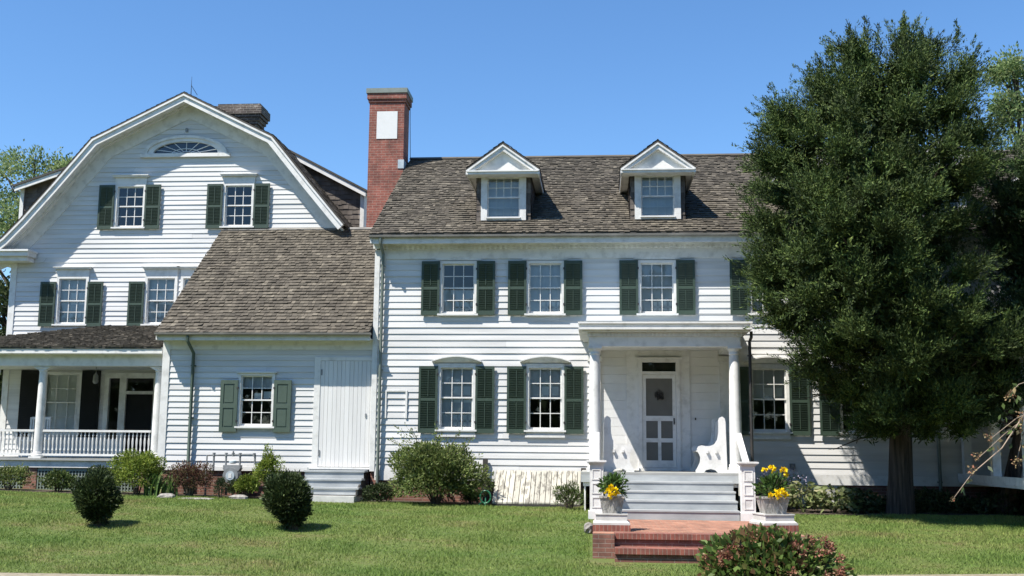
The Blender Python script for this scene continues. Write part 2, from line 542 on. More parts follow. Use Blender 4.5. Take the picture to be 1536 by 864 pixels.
xs = [-400, -150, -60] + list(np.arange(-30, 20.1, .5)) + [60, 150, 400]
ys = [-500, -150, -60, -30] + list(np.arange(-14, 2.01, .25)) + [8, 20, 40, 100, 250, 600]
sheet('lawn', xs, ys, gz, 'lawn')
b = MB()
for nm, mt, o0, o1, dz in (('sidewalk', 'walk', 0.0, -1.7, .022), ('road', 'asphalt', -2.6, -9.5, .012)):
    b = MB()
    xx = list(np.arange(-60, 60.1, 2.0))
    for i in range(len(xx) - 1):
        for k in range(6):
            a0, a1 = o0 + (o1 - o0) * k / 6, o0 + (o1 - o0) * (k + 1) / 6
            q = [(xx[i], walk_edge(xx[i]) + a1), (xx[i + 1], walk_edge(xx[i + 1]) + a1), (xx[i + 1], walk_edge(xx[i + 1]) + a0), (xx[i], walk_edge(xx[i]) + a0)]
            b.face([(x, y, gz(x, y) + dz) for x, y in q])
    obj(nm, b, mt)['kind'] = 'structure'
b = MB()
for i in range(-170, 130):
    xa, xb = i * .1, (i + 1) * .1
    if -0.3 < xa < 3.1 :
        continue
    fa = lambda x: (-.75 + .22 * math.sin(x * 1.3) + .12 * math.sin(x * 3.1 + 1)) if x < 3 else (-2.15 + .25 * math.sin(x * 1.1) + .1 * math.sin(x * 3.3))
    for k in range(8):
        t0, t1 = k / 8, (k + 1) / 8
        ya0, ya1 = fa(xa) * (1 - t0) + .2 * t0, fa(xa) * (1 - t1) + .2 * t1
        yb0, yb1 = fa(xb) * (1 - t0) + .2 * t0, fa(xb) * (1 - t1) + .2 * t1
        b.face([(xa, ya0, gz(xa, ya0) + .012), (xb, yb0, gz(xb, yb0) + .012), (xb, yb1, gz(xb, yb1) + .012), (xa, ya1, gz(xa, ya1) + .012)])
obj('planting_bed', b, 'soil')['kind'] = 'structure'

# grass blades on the part of the lawn the photo shows
n = 330000
gx = rng.uniform(-15.5, 10.5, n)
gy = -9.9 + 9.5 * rng.random(n) ** 1.15
ok = gy > -8.34 + .118 * gx + rng.normal(size=n) * .07
ok &= ~((gx > -.17) & (gx < 3.2) & (gy > -7.3))
bedf = np.where(gx < 3, -.75 + .22 * np.sin(gx * 1.3) + .12 * np.sin(gx * 3.1 + 1), -2.15 + .25 * np.sin(gx * 1.1) + .1 * np.sin(gx * 3.3))
ok &= gy < bedf + rng.normal(size=n) * .05
gx, gy = gx[ok], gy[ok]
n = len(gx)
gzv = np.interp(gy, LAWN_Y, LAWN_Z) + np.where(gx < -3, .016 * np.minimum(-gx - 3, 14), 0)
P = np.stack([gx, gy, gzv], 1)
h = rng.uniform(.022, .046, n) * (1 + .45 * np.sin(gx * 2.1 + gy * 1.7) * np.sin(gy * 2.7 - gx * .9))
tip = P + np.stack([rng.normal(size=n) * .022, rng.normal(size=n) * .022, h], 1)
a = rng.uniform(0, math.pi, n)
wv = np.stack([np.cos(a), np.sin(a), np.zeros(n)], 1) * rng.uniform(.004, .009, n)[:, None]
V = np.stack([P - wv, P + wv, tip], 1)
tag(quads_obj('grass', V, 3, 'blade'), 'short mown green grass of the sloping front lawn', 'grass', kind='stuff')

# ------------------------------------------------------------------ building helpers
def clapboards(b, z0, z1, e, yw, xl, xr, openings=(), lip=.0185, joints=True):
    """lapped boards on the plane y=yw facing -y; xl, xr: wall limits as functions of z"""
    nb = int(math.ceil((z1 - z0) / e))
    for i in range(nb):
        b0, b1 = z0 + i * e, min(z0 + (i + 1) * e, z1)
        jy = random.uniform(-.003, .002)
        cuts = {b0, b1}
        for (ox0, ox1, oz0, oz1) in openings:
            for z in (oz0, oz1):
                if b0 < z < b1:
                    cuts.add(z)
        cuts = sorted(cuts)
        jx = [random.uniform(-20, 14) for _ in range(5)] if joints else []
        for za, zb in zip(cuts, cuts[1:]):
            zm = (za + zb) / 2
            segs = []
            L0, L1 = xl(zm), xr(zm)
            blocks = sorted((o[0], o[1]) for o in openings if o[2] < zm < o[3])
            cur = L0
            for o0, o1 in blocks:
                if o0 > cur:
                    segs.append((cur, min(o0, L1), cur == L0, False))
                cur = max(cur, o1)
            if cur < L1:
                segs.append((cur, L1, cur == L0, True))
            for s0, s1, el, er in segs:
                if s1 - s0 < .002:
                    continue
                xa0 = xl(za) if el else s0
                xa1 = xl(zb) if el else s0
                xb0 = xr(za) if er else s1
                xb1 = xr(zb) if er else s1
                yy = lambda z, k: yw - lip * (1 - (z - b0) / e) + jy + k
                brk = [0.0] + sorted((x - s0) / (s1 - s0) for x in jx if s0 + .6 < x < s1 - .6) + [1.0]
                for t0, t1 in zip(brk, brk[1:]):
                    k = random.uniform(-.0025, .0025)
                    g = 0.0012 if t1 < 1 else 0
                    p0, p1 = xa0 + (xb0 - xa0) * t0, xa0 + (xb0 - xa0) * t1 - g
                    q0, q1 = xa1 + (xb1 - xa1) * t0, xa1 + (xb1 - xa1) * t1 - g
                    pts = [(p0, yy(za, k), za), (p1, yy(za, k), za), (q1, yy(zb, k), zb), (q0, yy(zb, k), zb)]
                    if za == b0:
                        pts += [(p0, yw + .004, za), (p1, yw + .004, za)]
                        b.solid(pts, [(0, 1, 2, 3), (4, 5, 1, 0)])
                    else:
                        b.solid(pts, [(0, 1, 2, 3)])

def shingles(b, o, ux, us, width, length, e=.14, w=(.06, .13), th=.024, inside=None, nrm=None):
    """rows of split shingles on a plane: origin o (lower left), ux along the eave, us up the slope"""
    o, ux, us = Vector(o), Vector(ux).normalized(), Vector(us).normalized()
    nn = ux.cross(us).normalized() if nrm is None else Vector(nrm).normalized()
    rows = int(math.ceil(length / e))
    for r in range(rows):
        x = -random.uniform(0, .1)
        s_row = r * e + random.uniform(-.006, .006)
        while x < width:
            ww = random.uniform(*w)
            x0, x1 = max(x, 0), min(x + ww - .004, width)
            x += ww
            if x1 - x0 < .02:
                continue
            s0 = s_row + random.uniform(-.014, .012)
            s1 = min(s0 + e * 1.22, length + .02)
            s0 = max(s0, -.02)
            if inside and not inside((x0 + x1) / 2, s0 + e * .4):
                continue
            t = th * random.uniform(.7, 1.6)
            tl = t + random.uniform(-.004, .006) * (3 if random.random() < .06 else 1)
            A = o + ux * x0 + us * s0 + nn * t
            B = o + ux * x1 + us * s0 + nn * tl
            C_ = o + ux * x1 + us * s1 + nn * .002
            D = o + ux * x0 + us * s1 + nn * .002
            E, F = A - nn * (t + .002), B - nn * (tl + .002)
            b.solid([tuple(q) for q in (A, B, C_, D, E, F)], [(0, 1, 2, 3), (4, 5, 1, 0)])

def make_shutter(wd, hgt, kind='louver', mat='shutter', parent=None, loc=(0, 0, 0), lower=.5):
    b = MB()
    t = .032
    st = .048
    if kind == 'louver':
        for x in (0, wd - st):
            b.box(x, x + st, -t, 0, 0, hgt)
        mid = hgt * lower
        b.box(st, wd - st, -t + .002, -.002, 0, .10)
        b.box(st, wd - st, -t + .002, -.002, mid - .03, mid + .03)
        b.box(st, wd - st, -t + .002, -.002, hgt - .06, hgt)
        for za, zb in ((.10, mid - .03), (mid + .03, hgt - .06)):
            ns = max(3, int((zb - za) / .0375))
            for i in range(ns):
                z = za + (i + .5) * (zb - za) / ns
                b.solid([(st, -t + .003, z + .012), (wd - st, -t + .003, z + .012), (wd - st, -.004, z - .026), (st, -.004, z - .026),
                         (st, -t + .003, z + .020), (wd - st, -t + .003, z + .020), (wd - st, -.004, z - .018), (st, -.004, z - .018)],
                        [(0, 1, 5, 4), (4, 5, 6, 7), (0, 3, 2, 1), (3, 7, 6, 2)])
            b.box(wd / 2 - .007, wd / 2 + .007, -t - .006, -t + .004, za + .03, zb - .03)
    else:
        b.box(0, wd, -t + .010, 0, 0, hgt)
        for x in (0, wd - .075):
            b.box(x, x + .075, -t - .004, -t + .010, 0, hgt)
        for z0, z1 in ((0, .10), (hgt * .5 - .05, hgt * .5 + .05), (hgt - .09, hgt)):
            b.box(.075, wd - .075, -t - .004, -t + .010, z0, z1)
        for z0, z1 in ((.10, hgt * .5 - .05), (hgt * .5 + .05, hgt - .09)):
            b.box(.10, wd - .10, -t + .001, -t + .0105, z0 + .03, z1 - .03)
    return obj('shutter', b, mat, parent, loc=loc)

def make_window(parent, cx, y, gz0, gz1, hw=.365, cols=3, rows=2, trim=.065, sill_drop=.19, hood=None, shutters=None, curtains=(),
                trim_mat='trim', proud=.045, sides=(1, 1), casing_top=.055, pattern=None):
    """window whose frame is the part; local origin at glass bottom centre on the wall plane"""
    H = gz1 - gz0
    o = hw + trim
    b = MB()
    # casing with inner reveal
    b.box(-o, -hw, -proud, .09, -.03, H + casing_top)
    b.box(hw, o, -proud, .09, -.03, H + casing_top)
    b.box(-hw, hw, -proud, .09, H, H + casing_top)
    b.box(-o, o, -proud + .004, .09, -.09, -.03)
    if sill_drop > .14:
        b.box(-o, o, -.028, .02, -sill_drop + .03, -.09)
    f = obj('window', b, trim_mat, parent, loc=Vector((cx, y, gz0)) - WORLD[parent.name])
    b = MB()
    b.box(-o - .035, o + .035, -proud - .05, -proud + .02, -.085, -.045)
    b.box(-o - .01, o + .01, -proud - .02, -.02, -sill_drop, -sill_drop + .05)
    obj('sill', b, trim_mat, f, loc=(0, 0, 0))
    # sashes: upper in front of lower
    b = MB()
    mid = H * .5
    for z0, z1, yy in ((mid - .018, H, .012), (-.03, mid + .018, .040)):
        sw = .030
        b.box(-hw, -hw + sw, yy, yy + .026, z0, z1)
        b.box(hw - sw, hw, yy, yy + .026, z0, z1)
        b.box(-hw + sw, hw - sw, yy, yy + .026, z0, z0 + (.045 if z0 < 0 else .034))
        b.box(-hw + sw, hw - sw, yy, yy + .026, z1 - .032, z1)
        iw = 2 * (hw - sw)
        for c in range(1, cols):
            x = -hw + sw + iw * c / cols
            b.box(x - .009, x + .009, yy + .003, yy + .022, z0 + .02, z1 - .02)
        for r_i in range(1, rows):
            z = z0 + .034 + (z1 - z0 - .066) * r_i / rows
            b.box(-hw + sw, hw - sw, yy + .004, yy + .021, z - .009, z + .009)
    obj('sash', b, trim_mat, f, loc=(0, 0, 0))
    b = MB()
    for z0, z1, yy in ((mid, H - .01, .025), (0, mid, .053)):
        b.face([(-hw + .01, yy, z0), (hw - .01, yy, z0), (hw - .01, yy, z1), (-hw + .01, yy, z1)])
    obj('pane', b, 'glass', f, loc=(0, 0, 0))
    for (a0, a1, x0, x1, mt) in curtains:
        b = MB()
        N = 28
        for i in range(N):
            xa, xb = [(-hw + 2 * hw * (x0 + (x1 - x0) * q / N)) for q in (i, i + 1)]
            ya, yb = [.105 + .003 * math.sin(q * 2 * math.pi * 5 / N) * (mt == 'curtain') for q in (i, i + 1)]
            b.face([(xa, ya, a0 * H), (xb, yb, a0 * H), (xb, yb, a1 * H), (xa, ya, a1 * H)])
        obj('curtain' if mt == 'curtain' else 'blind_or_reflection', b, mt, f, loc=(0, 0, 0))
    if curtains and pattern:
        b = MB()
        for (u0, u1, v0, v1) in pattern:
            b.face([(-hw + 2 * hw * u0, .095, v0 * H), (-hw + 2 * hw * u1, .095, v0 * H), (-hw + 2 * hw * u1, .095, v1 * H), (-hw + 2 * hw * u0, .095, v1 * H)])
        obj('blind_or_reflection', b, 'blind_or_reflection', f, loc=(0, 0, 0))  # pale rectangles behind the glass imitate the reflection of a house opposite
    if hood == 'arch':
        b = MB()
        ha = .56
        zt = H + .115
        N = 14
        top = [(-ha + 2 * ha * i / N, zt + .035 + .115 * (1 - (2 * i / N - 1) ** 2)) for i in range(N + 1)]
        for (xa, za), (xb, zb) in zip(top, top[1:]):
            b.prism_y([(xa, za - .03), (xb, zb - .03), (xb, zb), (xa, za)], -.15, 0.0)
            k0, k1 = xa * .97, xb * .97
            b.solid([(k0, -.14, za - .031), (k1, -.14, zb - .031), (k1 * .93, -.06, min(zt, zb - .04)), (k0 * .93, -.06, min(zt, za - .04)), (k0, -.003, za - .031), (k1, -.003, zb - .031), (k1 * .93, -.003, min(zt, zb - .04)), (k0 * .93, -.003, min(zt, za - .04))],
                    [(3, 2, 1, 0), (7, 6, 2, 3), (0, 4, 7, 3), (1, 2, 6, 5)])
        b.box(-o, o, -proud - .005, -.002, H + casing_top, zt - .022)
        obj('hood', b, trim_mat, f, loc=(0, 0, 0))
    elif hood == 'flat':
        b = MB()
        b.box(-o, o, -proud, -.002, H + casing_top + .002, H + casing_top + .20)
        b.box(-o - .05, o + .05, -.12, 0.0, H + casing_top + .20, H + casing_top + .235)
        b.box(-o - .08, o + .08, -.145, 0.0, H + casing_top + .235, H + casing_top + .255)
        obj('hood', b, trim_mat, f, loc=(0, 0, 0))
    elif hood == 'small':
        b = MB()
        b.box(-o - .04, o + .04, -.09, 0.0, H + casing_top + .002, H + casing_top + .035)
        obj('hood', b, trim_mat, f, loc=(0, 0, 0))
    if shutters:
        kind, mt, sw, z0, z1 = shutters
        for sgn, on in ((-1, sides[0]), (1, sides[1])):
            if not on:
                continue
            x = -o - sw + .005 if sgn < 0 else o - .005
            s = make_shutter(sw, z1 - z0, kind, mt, f, (x, -.052, z0))
            s.rotation_euler = (0, 0, -sgn * random.uniform(.015, .05) * 0)
            for z in (z1 - .2, z0 + .22):
                hb = MB().box(sgn * o - .02, sgn * o + .02, -.094, -.05, z, z + .045)
                obj('shutter_hinge', hb, 'darkmetal', f, loc=(0, 0, 0))
    return f

def downspout(parent, x, y, z0, z1, mat='gutter', r=.036, kick=True, name='downspout', top=None):
    b = MB()
    pts = []
    if top:
        pts = [top, (top[0], top[1], top[2] - .12), (x, y, z1 - .1)]
    else:
        pts = [(x, y, z1)]
    pts += [(x, y, z0 + .12)]
    pts += [(x, y - .10, z0)] if kick else [(x, y, z0)]
    b.tube(pts, r, 10)
    for z in np.linspace(z0 + .5, z1 - .4, 3):
        b.box(x - r - .012, x + r + .012, y - .01, y + r + .03, z, z + .03)
    return obj(name, b, mat, parent, smooth=True)

PAT_LOW = [(.38, .50, .03, .22), (.55, .62, .03, .22), (.68, .80, .03, .22), (.86, .95, .03, .22), (.40, .62, .10, .12), (.70, .95, .10, .12)]  # rectangles of the painted window reflections, as fractions of the pane
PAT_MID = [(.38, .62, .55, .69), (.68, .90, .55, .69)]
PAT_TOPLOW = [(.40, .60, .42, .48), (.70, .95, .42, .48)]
# ================================================================== MAIN HOUSE
MH = thing('main_house', 'long white clapboard house with dormers, green louvered shutters and a columned front portico', 'house', (0, 0, 0))
XL, XR = -5.12, 12.5
Z0, ZE = .74, 5.72
w2 = [(-3.19, 'a'), (-1.22, 'b'), (1.28, 'b'), (3.72, 'c'), (5.60, 'b')]
w1 = [(-3.19, 'p'), (-1.21, 'q'), (3.69, 'r'), (5.60, 'b')]
ops = [(x - .40, x + .40, 4.25, 5.43) for x, _ in w2] + [(x - .40, x + .40, 1.66, 3.06) for x, _ in w1]
ops.append((.02, 2.62, .74, 3.45))             # portico back wall is flush boarded
b = MB()
clapboards(b, Z0 + .0, ZE, .1455, 0.0, lambda z: XL + .1, lambda z: XR, ops)
b.box(XL, XL + .04, .012, 9.3, Z0, 5.9)
b.box(XR - .04, XR, .012, 9.3, Z0, 5.9)
b.box(XL, XR, 9.3, 9.36, Z0, 5.9)
b.prism_x([(.0, 5.9), (9.3, 5.9), (4.6, 8.95)], XL + .002, XL + .05)
b.prism_x([(.0, 5.9), (9.3, 5.9), (4.6, 8.95)], XR - .05, XR - .002)
obj('wall', b, 'clap', MH)
b = MB()
b.box(XL, XL + .115, -.032, .01, Z0 - .02, 5.72)
b.box(XL + .116, XR, -.026, .01, Z0 - .21, Z0 - .002)
obj('corner_board', b, 'trim', MH)
b = MB()
b.box(XL + .02, XR - .02, .03, .25, -.2, Z0 - .02)
b.box(XL + .02, XL + .25, .26, 9.2, -.2, Z0 - .02)
obj('foundation', b, 'brick_found', MH)
b = MB()
b.box(4.15, 5.15, .012, .05, .05, .56)
obj('foundation_panel', b, 'concrete', MH)
b = MB()
b.box(XL + .05, XR - .05, .1, 9.3, .68, .72)
b.box(XL + .05, XR - .05, .1, 9.3, 3.62, 3.70)
b.box(XL + .05, XR - .05, 2.6, 2.66, .73, 5.8)
b.box(XL + .05, XR - .05, .1, 9.3, 5.82, 5.88)
for x in (-2.2, -.1, 2.55, 4.7, 7):
    b.box(x - .05, x + .05, .1, 2.59, .73, 3.61)
    b.box(x - .05, x + .05, .1, 2.59, 3.71, 5.81)
obj('interior_wall', b, 'room', MH)

# frieze, soffit, scalloped trim, gutter
b = MB()
b.box(XL + .116, XR, -.030, -.001, 5.505, 5.74)
for x, _ in w2:
    b.box(x - .52, x + .52, -.036, -.031, 5.47, 5.62)
b.box(XL - .03, XR, -.36, -.001, 5.845, 5.875)
b.box(XL - .03, XR, -.10, -.032, 5.74, 5.845)
b.box(XL - .03, XR, -.375, -.34, 5.80, 5.93)
obj('cornice', b, 'trim', MH)
b = MB()
x = XL + .15
while x < 9:
    b.prism_y([(x, 5.80), (x, 5.735), (x + .03, 5.700), (x + .06, 5.735), (x + .06, 5.80)], -.125, -.102)
    x += .118
b.box(XL + .1, 9, -.128, -.101, 5.80, 5.843)
obj('scalloped_trim', b, 'weathered', MH)
b = MB()
g0 = XL - .06
prof = [(-.376, 5.985), (-.376, 5.945), (-.40, 5.925), (-.44, 5.925), (-.465, 5.945), (-.47, 5.985), (-.46, 5.985), (-.455, 5.955), (-.435, 5.935), (-.405, 5.935), (-.386, 5.952), (-.386, 5.985)]
b.prism_x(list(reversed(prof)), g0, XR)
obj('gutter', b, 'gutter_dark', MH)
downspout(MH, XL + .20, -.09, .1, 5.72, top=(XL + .20, -.42, 5.93), kick=False)
# roof
RS = .614
def roofz(y):
    return 6.02 + (y + .42) * RS
b = MB()
rp = [(-.42, roofz(-.42)), (4.6, roofz(4.6)), (9.62, roofz(-.42)), (9.62, roofz(-.42) - .06), (4.6, roofz(4.6) - .07), (-.42, roofz(-.42) - .05)]
b.prism_x(list(reversed(rp)), XL - .04, XR + .1)
RF = obj('roof', b, 'roofbase', MH)
b = MB()
sl_len = math.hypot(5.02, 5.02 * RS)
shingles(b, (XL - .06, -.43, roofz(-.43) + .003), (1, 0, 0), (0, 1, RS), XR - XL, sl_len, .142)
obj('shingles', b, 'shingle_pale', RF)
b = MB()
b.prism_x([(4.46, roofz(4.46) + .035), (4.6, roofz(4.6) + .015), (4.6, roofz(4.6) + .045), (4.45, roofz(4.45) + .055)], XL - .06, XR)
b.prism_x([(4.6, roofz(4.6) + .045), (4.6, roofz(4.6) + .015), (4.75, roofz(4.46) + .02), (4.75, roofz(4.46) + .05)], XL - .06, XR)
obj('ridge_cap', b, 'shingle', RF)
b = MB()
rk = [(-.40, roofz(-.40) - .052), (-.40, roofz(-.40) - .22), (4.6, roofz(4.6) - .24), (4.6, roofz(4.6) - .072)]
b.prism_x(rk, XL - .045, XL - .002)
obj('rake_board', b, 'trim', RF)

# chimney on the left gable
CH = MB()
cx0, cx1, cy0, cy1 = -6.17, -5.22, 3.76, 4.50
CH.box(cx0, cx1, cy0, cy1, -.1, 10.46)
CH.box(cx0 - .03, cx1 + .03, cy0 - .03, cy1 + .03, 10.46, 10.54)
CH.box(cx0 - .06, cx1 + .06, cy0 - .06, cy1 + .06, 10.541, 10.70)
CHO = obj('chimney', CH, 'brick', MH)
b = MB()
b.box(cx0 - .085, cx1 + .085, cy0 - .085, cy1 + .085, 10.701, 10.83)
b.box(cx0 + .1, cx1 - .1, cy0 + .1, cy1 - .1, 10.831, 10.85)
obj('chimney_cap', b, 'lattice', CHO)
b = MB()
b.box(-5.96, -5.40, cy0 - .012, cy0 + .02, 9.44, 10.20)
obj('white_panel', b, 'paint', CHO)
b = MB()
b.box(cx1 - .14, cx1 + .02, cy0 - .02, cy0 + .4, 8.62, 8.86)
obj('flashing', b, 'lead', CHO)
b = MB()
b.prism_y([(-5.36, 6.62), (-5.16, 6.62), (-5.05, 6.98), (-5.42, 6.98)], 3.30, 3.34)
obj('flashing', b, 'lead', CHO)
b = MB()
b.tube([(cx1 + .10, cy0 + .3, 10.6), (cx1 + .11, cy0 + .3, 10.0), (cx1 + .13, cy0 + .35, 8.9)], .010, 6)
obj('cable', b, 'darkmetal', CHO)

# windows of the main house
for x, k in w2:
    cur = {'a': [(0, .47, 0, 1, 'curtain')], 'b': [(0, 1, 0, 1, 'curtain')], 'c': [(0, .5, 0, 1, 'curtain')]}[k]
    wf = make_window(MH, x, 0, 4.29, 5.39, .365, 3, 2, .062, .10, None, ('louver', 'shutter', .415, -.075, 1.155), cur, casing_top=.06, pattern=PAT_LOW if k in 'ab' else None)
for x, k in w1:
    cur = {'p': [(0, 1, 0, 1, 'curtain')], 'q': [(.48, 1, 0, 1, 'curtain')], 'r': [(.52, 1, 0, 1, 'curtain')], 'b': [(.5, 1, 0, 1, 'curtain')]}[k]
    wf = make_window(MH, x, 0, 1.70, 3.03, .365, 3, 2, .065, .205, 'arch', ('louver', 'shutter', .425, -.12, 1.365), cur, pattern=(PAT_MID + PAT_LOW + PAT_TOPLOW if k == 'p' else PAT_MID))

# small frame on the wall by the downspout
b = MB()
b.box(-4.80, -4.77, -.035, -.001, 1.90, 2.50)
b.box(-4.34, -4.30, -.040, -.001, 1.90, 2.50)
b.box(-4.80, -4.30, -.034, -.002, 2.49, 2.52)
obj('patched_panel', b, 'trim', MH)
b = MB()
b.tube([(4.14, -.02, .92), (4.14, -.10, .92), (4.14, -.13, .86)], .035, 8)
b.box(4.08, 4.20, -.05, -.02, .86, .98)
obj('wall_vent', b, 'greymetal', MH)

# dormers
def make_dormer(cx):
    yf = .22
    zb = roofz(yf)
    zt = 7.60
    b = MB()
    hw = .625
    # shingled front strips and cheeks: a solid body with the window cut out
    def body(x0, x1):
        b.prism_x([(yf, zb - .1), (2.4, roofz(2.4) - .1), (2.4, zt), (yf, zt)], x0, x1)
    body(cx - hw, cx - hw + .05)
    body(cx + hw - .05, cx + hw)
    b.box(cx - hw + .05, cx - .46, yf, yf + .05, zb - .1, zt)
    b.box(cx + .46, cx + hw - .05, yf, yf + .05, zb - .1, zt)
    b.box(cx - .46, cx + .46, yf, yf + .05, zb - .1, 6.47)
    b.box(cx - .46, cx + .46, yf, yf + .05, 7.50, zt)
    b.box(cx - hw + .05, cx + hw - .05, 1.6, 1.65, zb - .1, zt)
    D = obj('dormer', b, 'dark', MH)
    for sx in (-1, 1):
        b = MB()
        x0 = cx - hw if sx < 0 else cx + .5
        shingles(b, (x0, yf - .003, zb), (1, 0, 0), (0, 0, 1), hw - .5, zt - zb, .13, (.10, .14), .014, nrm=(0, -1, 0))
        xx = cx + sx * hw
        def ins(u, v):
            return zb + v > roofz(yf + u) - .05
        shingles(b, (xx + sx * .003, yf, zb), (0, 1, 0), (0, 0, 1), 2.2, zt - zb, .13, (.10, .16), .014, inside=ins, nrm=(sx, 0, 0))
        obj('shingles', b, 'wallshingle', D)
    # casing, sashes and glass
    b = MB()
    g0, g1, gw = 6.56, 7.45, .375
    b.box(cx - .52, cx - gw, yf - .055, yf + .08, zb + .02, 7.60)
    b.box(cx + gw, cx + .52, yf - .055, yf + .08, zb + .02, 7.60)
    b.box(cx - gw, cx + gw, yf - .055, yf + .08, g1, 7.60)
    b.box(cx - gw, cx + gw, yf - .050, yf + .08, zb + .02, g0 - .09)
    b.box(cx - gw - .02, cx + gw + .02, yf - .10, yf - .01, g0 - .09, g0 - .055)
    obj('casing', b, 'trim', D)
    b = MB()
    Hh = g1 - g0 + .055
    zz = g0 - .055
    for z0, z1, yy in ((zz + Hh * .5 - .015, g1, yf + .0), (zz, zz + Hh * .5 + .015, yf + .028)):
        b.box(cx - gw, cx - gw + .03, yy, yy + .026, z0, z1)
        b.box(cx + gw - .03, cx + gw, yy, yy + .026, z0, z1)
        b.box(cx - gw + .03, cx + gw - .03, yy, yy + .026, z0, z0 + .035)
        b.box(cx - gw + .03, cx + gw - .03, yy, yy + .026, z1 - .03, z1)
        for c in (1, 2, 3):
            x = cx - gw + .03 + (2 * gw - .06) * c / 4
            b.box(x - .009, x + .009, yy + .003, yy + .022, z0 + .02, z1 - .02)
        zm = (z0 + z1) / 2
        b.box(cx - gw + .03, cx + gw - .03, yy + .004, yy + .021, zm - .009, zm + .009)
    obj('sash', b, 'trim', D)
    b = MB()
    b.face([(cx - gw + .01, yf + .03, zz + .02), (cx + gw - .01, yf + .03, zz + .02), (cx + gw - .01, yf + .03, g1), (cx - gw + .01, yf + .03, g1)])
    obj('pane', b, 'glass', D)
    b = MB()
    b.face([(cx - gw, yf + .14, zz), (cx + gw, yf + .14, zz), (cx + gw, yf + .14, g1), (cx - gw, yf + .14, g1)])
    obj('curtain', b, 'curtain', D)
    # roof with pediment
    ye = yf - .34
    za, ze, we = 8.205, 7.585, .845
    b = MB()
    for sx in (-1, 1):
        P0, P1 = (cx, za), (cx + sx * we, ze)
        n_ = Vector((sx * (za - ze), 0, we)).normalized()
        t = .05
        poly = [P0, P1, (P1[0], P1[1] - t), (P0[0], P0[1] - t * 1.2)]
        if sx > 0:
            poly = list(reversed(poly))
        b.prism_y(poly, ye, 3.6)
    DR = obj('dormer_roof', b, 'roofbase', D)
    b = MB()
    for sx in (-1, 1):
        sv = Vector((-sx * we, 0, za - ze))
        o_ = (cx + sx * we, ye - .012, ze + .006)
        def ins(u, v):
            s = Vector(o_) + sv.normalized() * v
            return s.z > roofz(ye + u) - .03
        if sx < 0:
            shingles(b, o_, (0, 1, 0), sv, 3.4, sv.length, .13, (.09, .16), .014, inside=ins, nrm=(sx * (za - ze), 0, we))
        else:
            shingles(b, o_, (0, 1, 0), sv, 3.4, sv.length, .13, (.09, .16), .014, inside=ins, nrm=(sx * (za - ze), 0, we))
    obj('roof_shingles', b, 'shingle', D)
    b = MB()
    # raking moulding, bed cornice, tympanum, side soffits
    for sx in (-1, 1):
        for (t0, t1, ya, yb) in ((.052, .085, ye - .03, 3.0), (.085, .165, ye, ye + .20)):
            q = [(cx, za - t0 * 1.27), (cx + sx * we, ze - t0), (cx + sx * (we - .02), ze - t1), (cx, za - t1 * 1.27)]
            if sx > 0:
                q = list(reversed(q))
            b.prism_y(q, ya, yb if t0 > .06 else ye + .02)
        xa, xb = (cx - we + .02, cx - hw - .02) if sx < 0 else (cx + hw + .02, cx + we - .02)
        b.box(xa, xb, ye + .02, 2.2, ze - .125, ze - .09)
        xo = cx + sx * (we - .015)
        b.box(min(xo, xo - sx * .03), max(xo, xo - sx * .03), ye + .03, 2.2, ze - .15, ze - .06)
    b.box(cx - we + .0, cx + we - .0, ye - .02, ye + .34, ze - .14, ze - .085)
    b.box(cx - we + .03, cx + we - .03, ye - .05, ye + .02, ze - .085, ze - .055)
    obj('pediment', b, 'trim', D)
    b = MB()
    b.prism_y([(cx - we + .10, ze - .06), (cx + we - .10, ze - .06), (cx, za - .14)], ye + .10, ye + .15)
    obj('tympanum', b, 'weathered', D)
for cx in (-2.20, 1.325, 4.85, 7.62, 10.4):
    make_dormer(cx)

# ------------------------------------------------------------------ front portico (part of the main house)
PX0, PX1, PY = -.10, 2.72, -1.9
b = MB()
b.box(PX0 - .28, PX1 + .28, -2.14, .0, .755, .80)
PF = obj('porch_floor', b, 'porch_grey', MH)
b = MB()
b.box(PX0 - .24, PX1 + .24, -2.08, -.04, .52, .753)
for sx in (PX0 - .22, PX1 + .19):
    b.box(sx, sx + .03, -2.06, -.04, .02, .52)
obj('porch_skirt', b, 'trim', PF)
b = MB()
b.box(PX0 - .28, PX1 + .28, -2.14, -2.10, .60, .752)
treads = [(-2.42, .632), (-2.72, .464), (-3.02, .296), (-3.32, .128)]
prev_y = -2.10
for (yt, zt) in treads:
    b.box(.06, 2.60, yt - .035, prev_y + .01, zt - .032, zt)
    b.box(.07, 2.59, prev_y - .02 + .0, prev_y, zt + .002, zt + .136)
    prev_y = yt
b.box(.07, 2.59, prev_y - .02, prev_y, -.05, treads[-1][1] - .033)
obj('porch_steps', b, 'grey_step', MH)
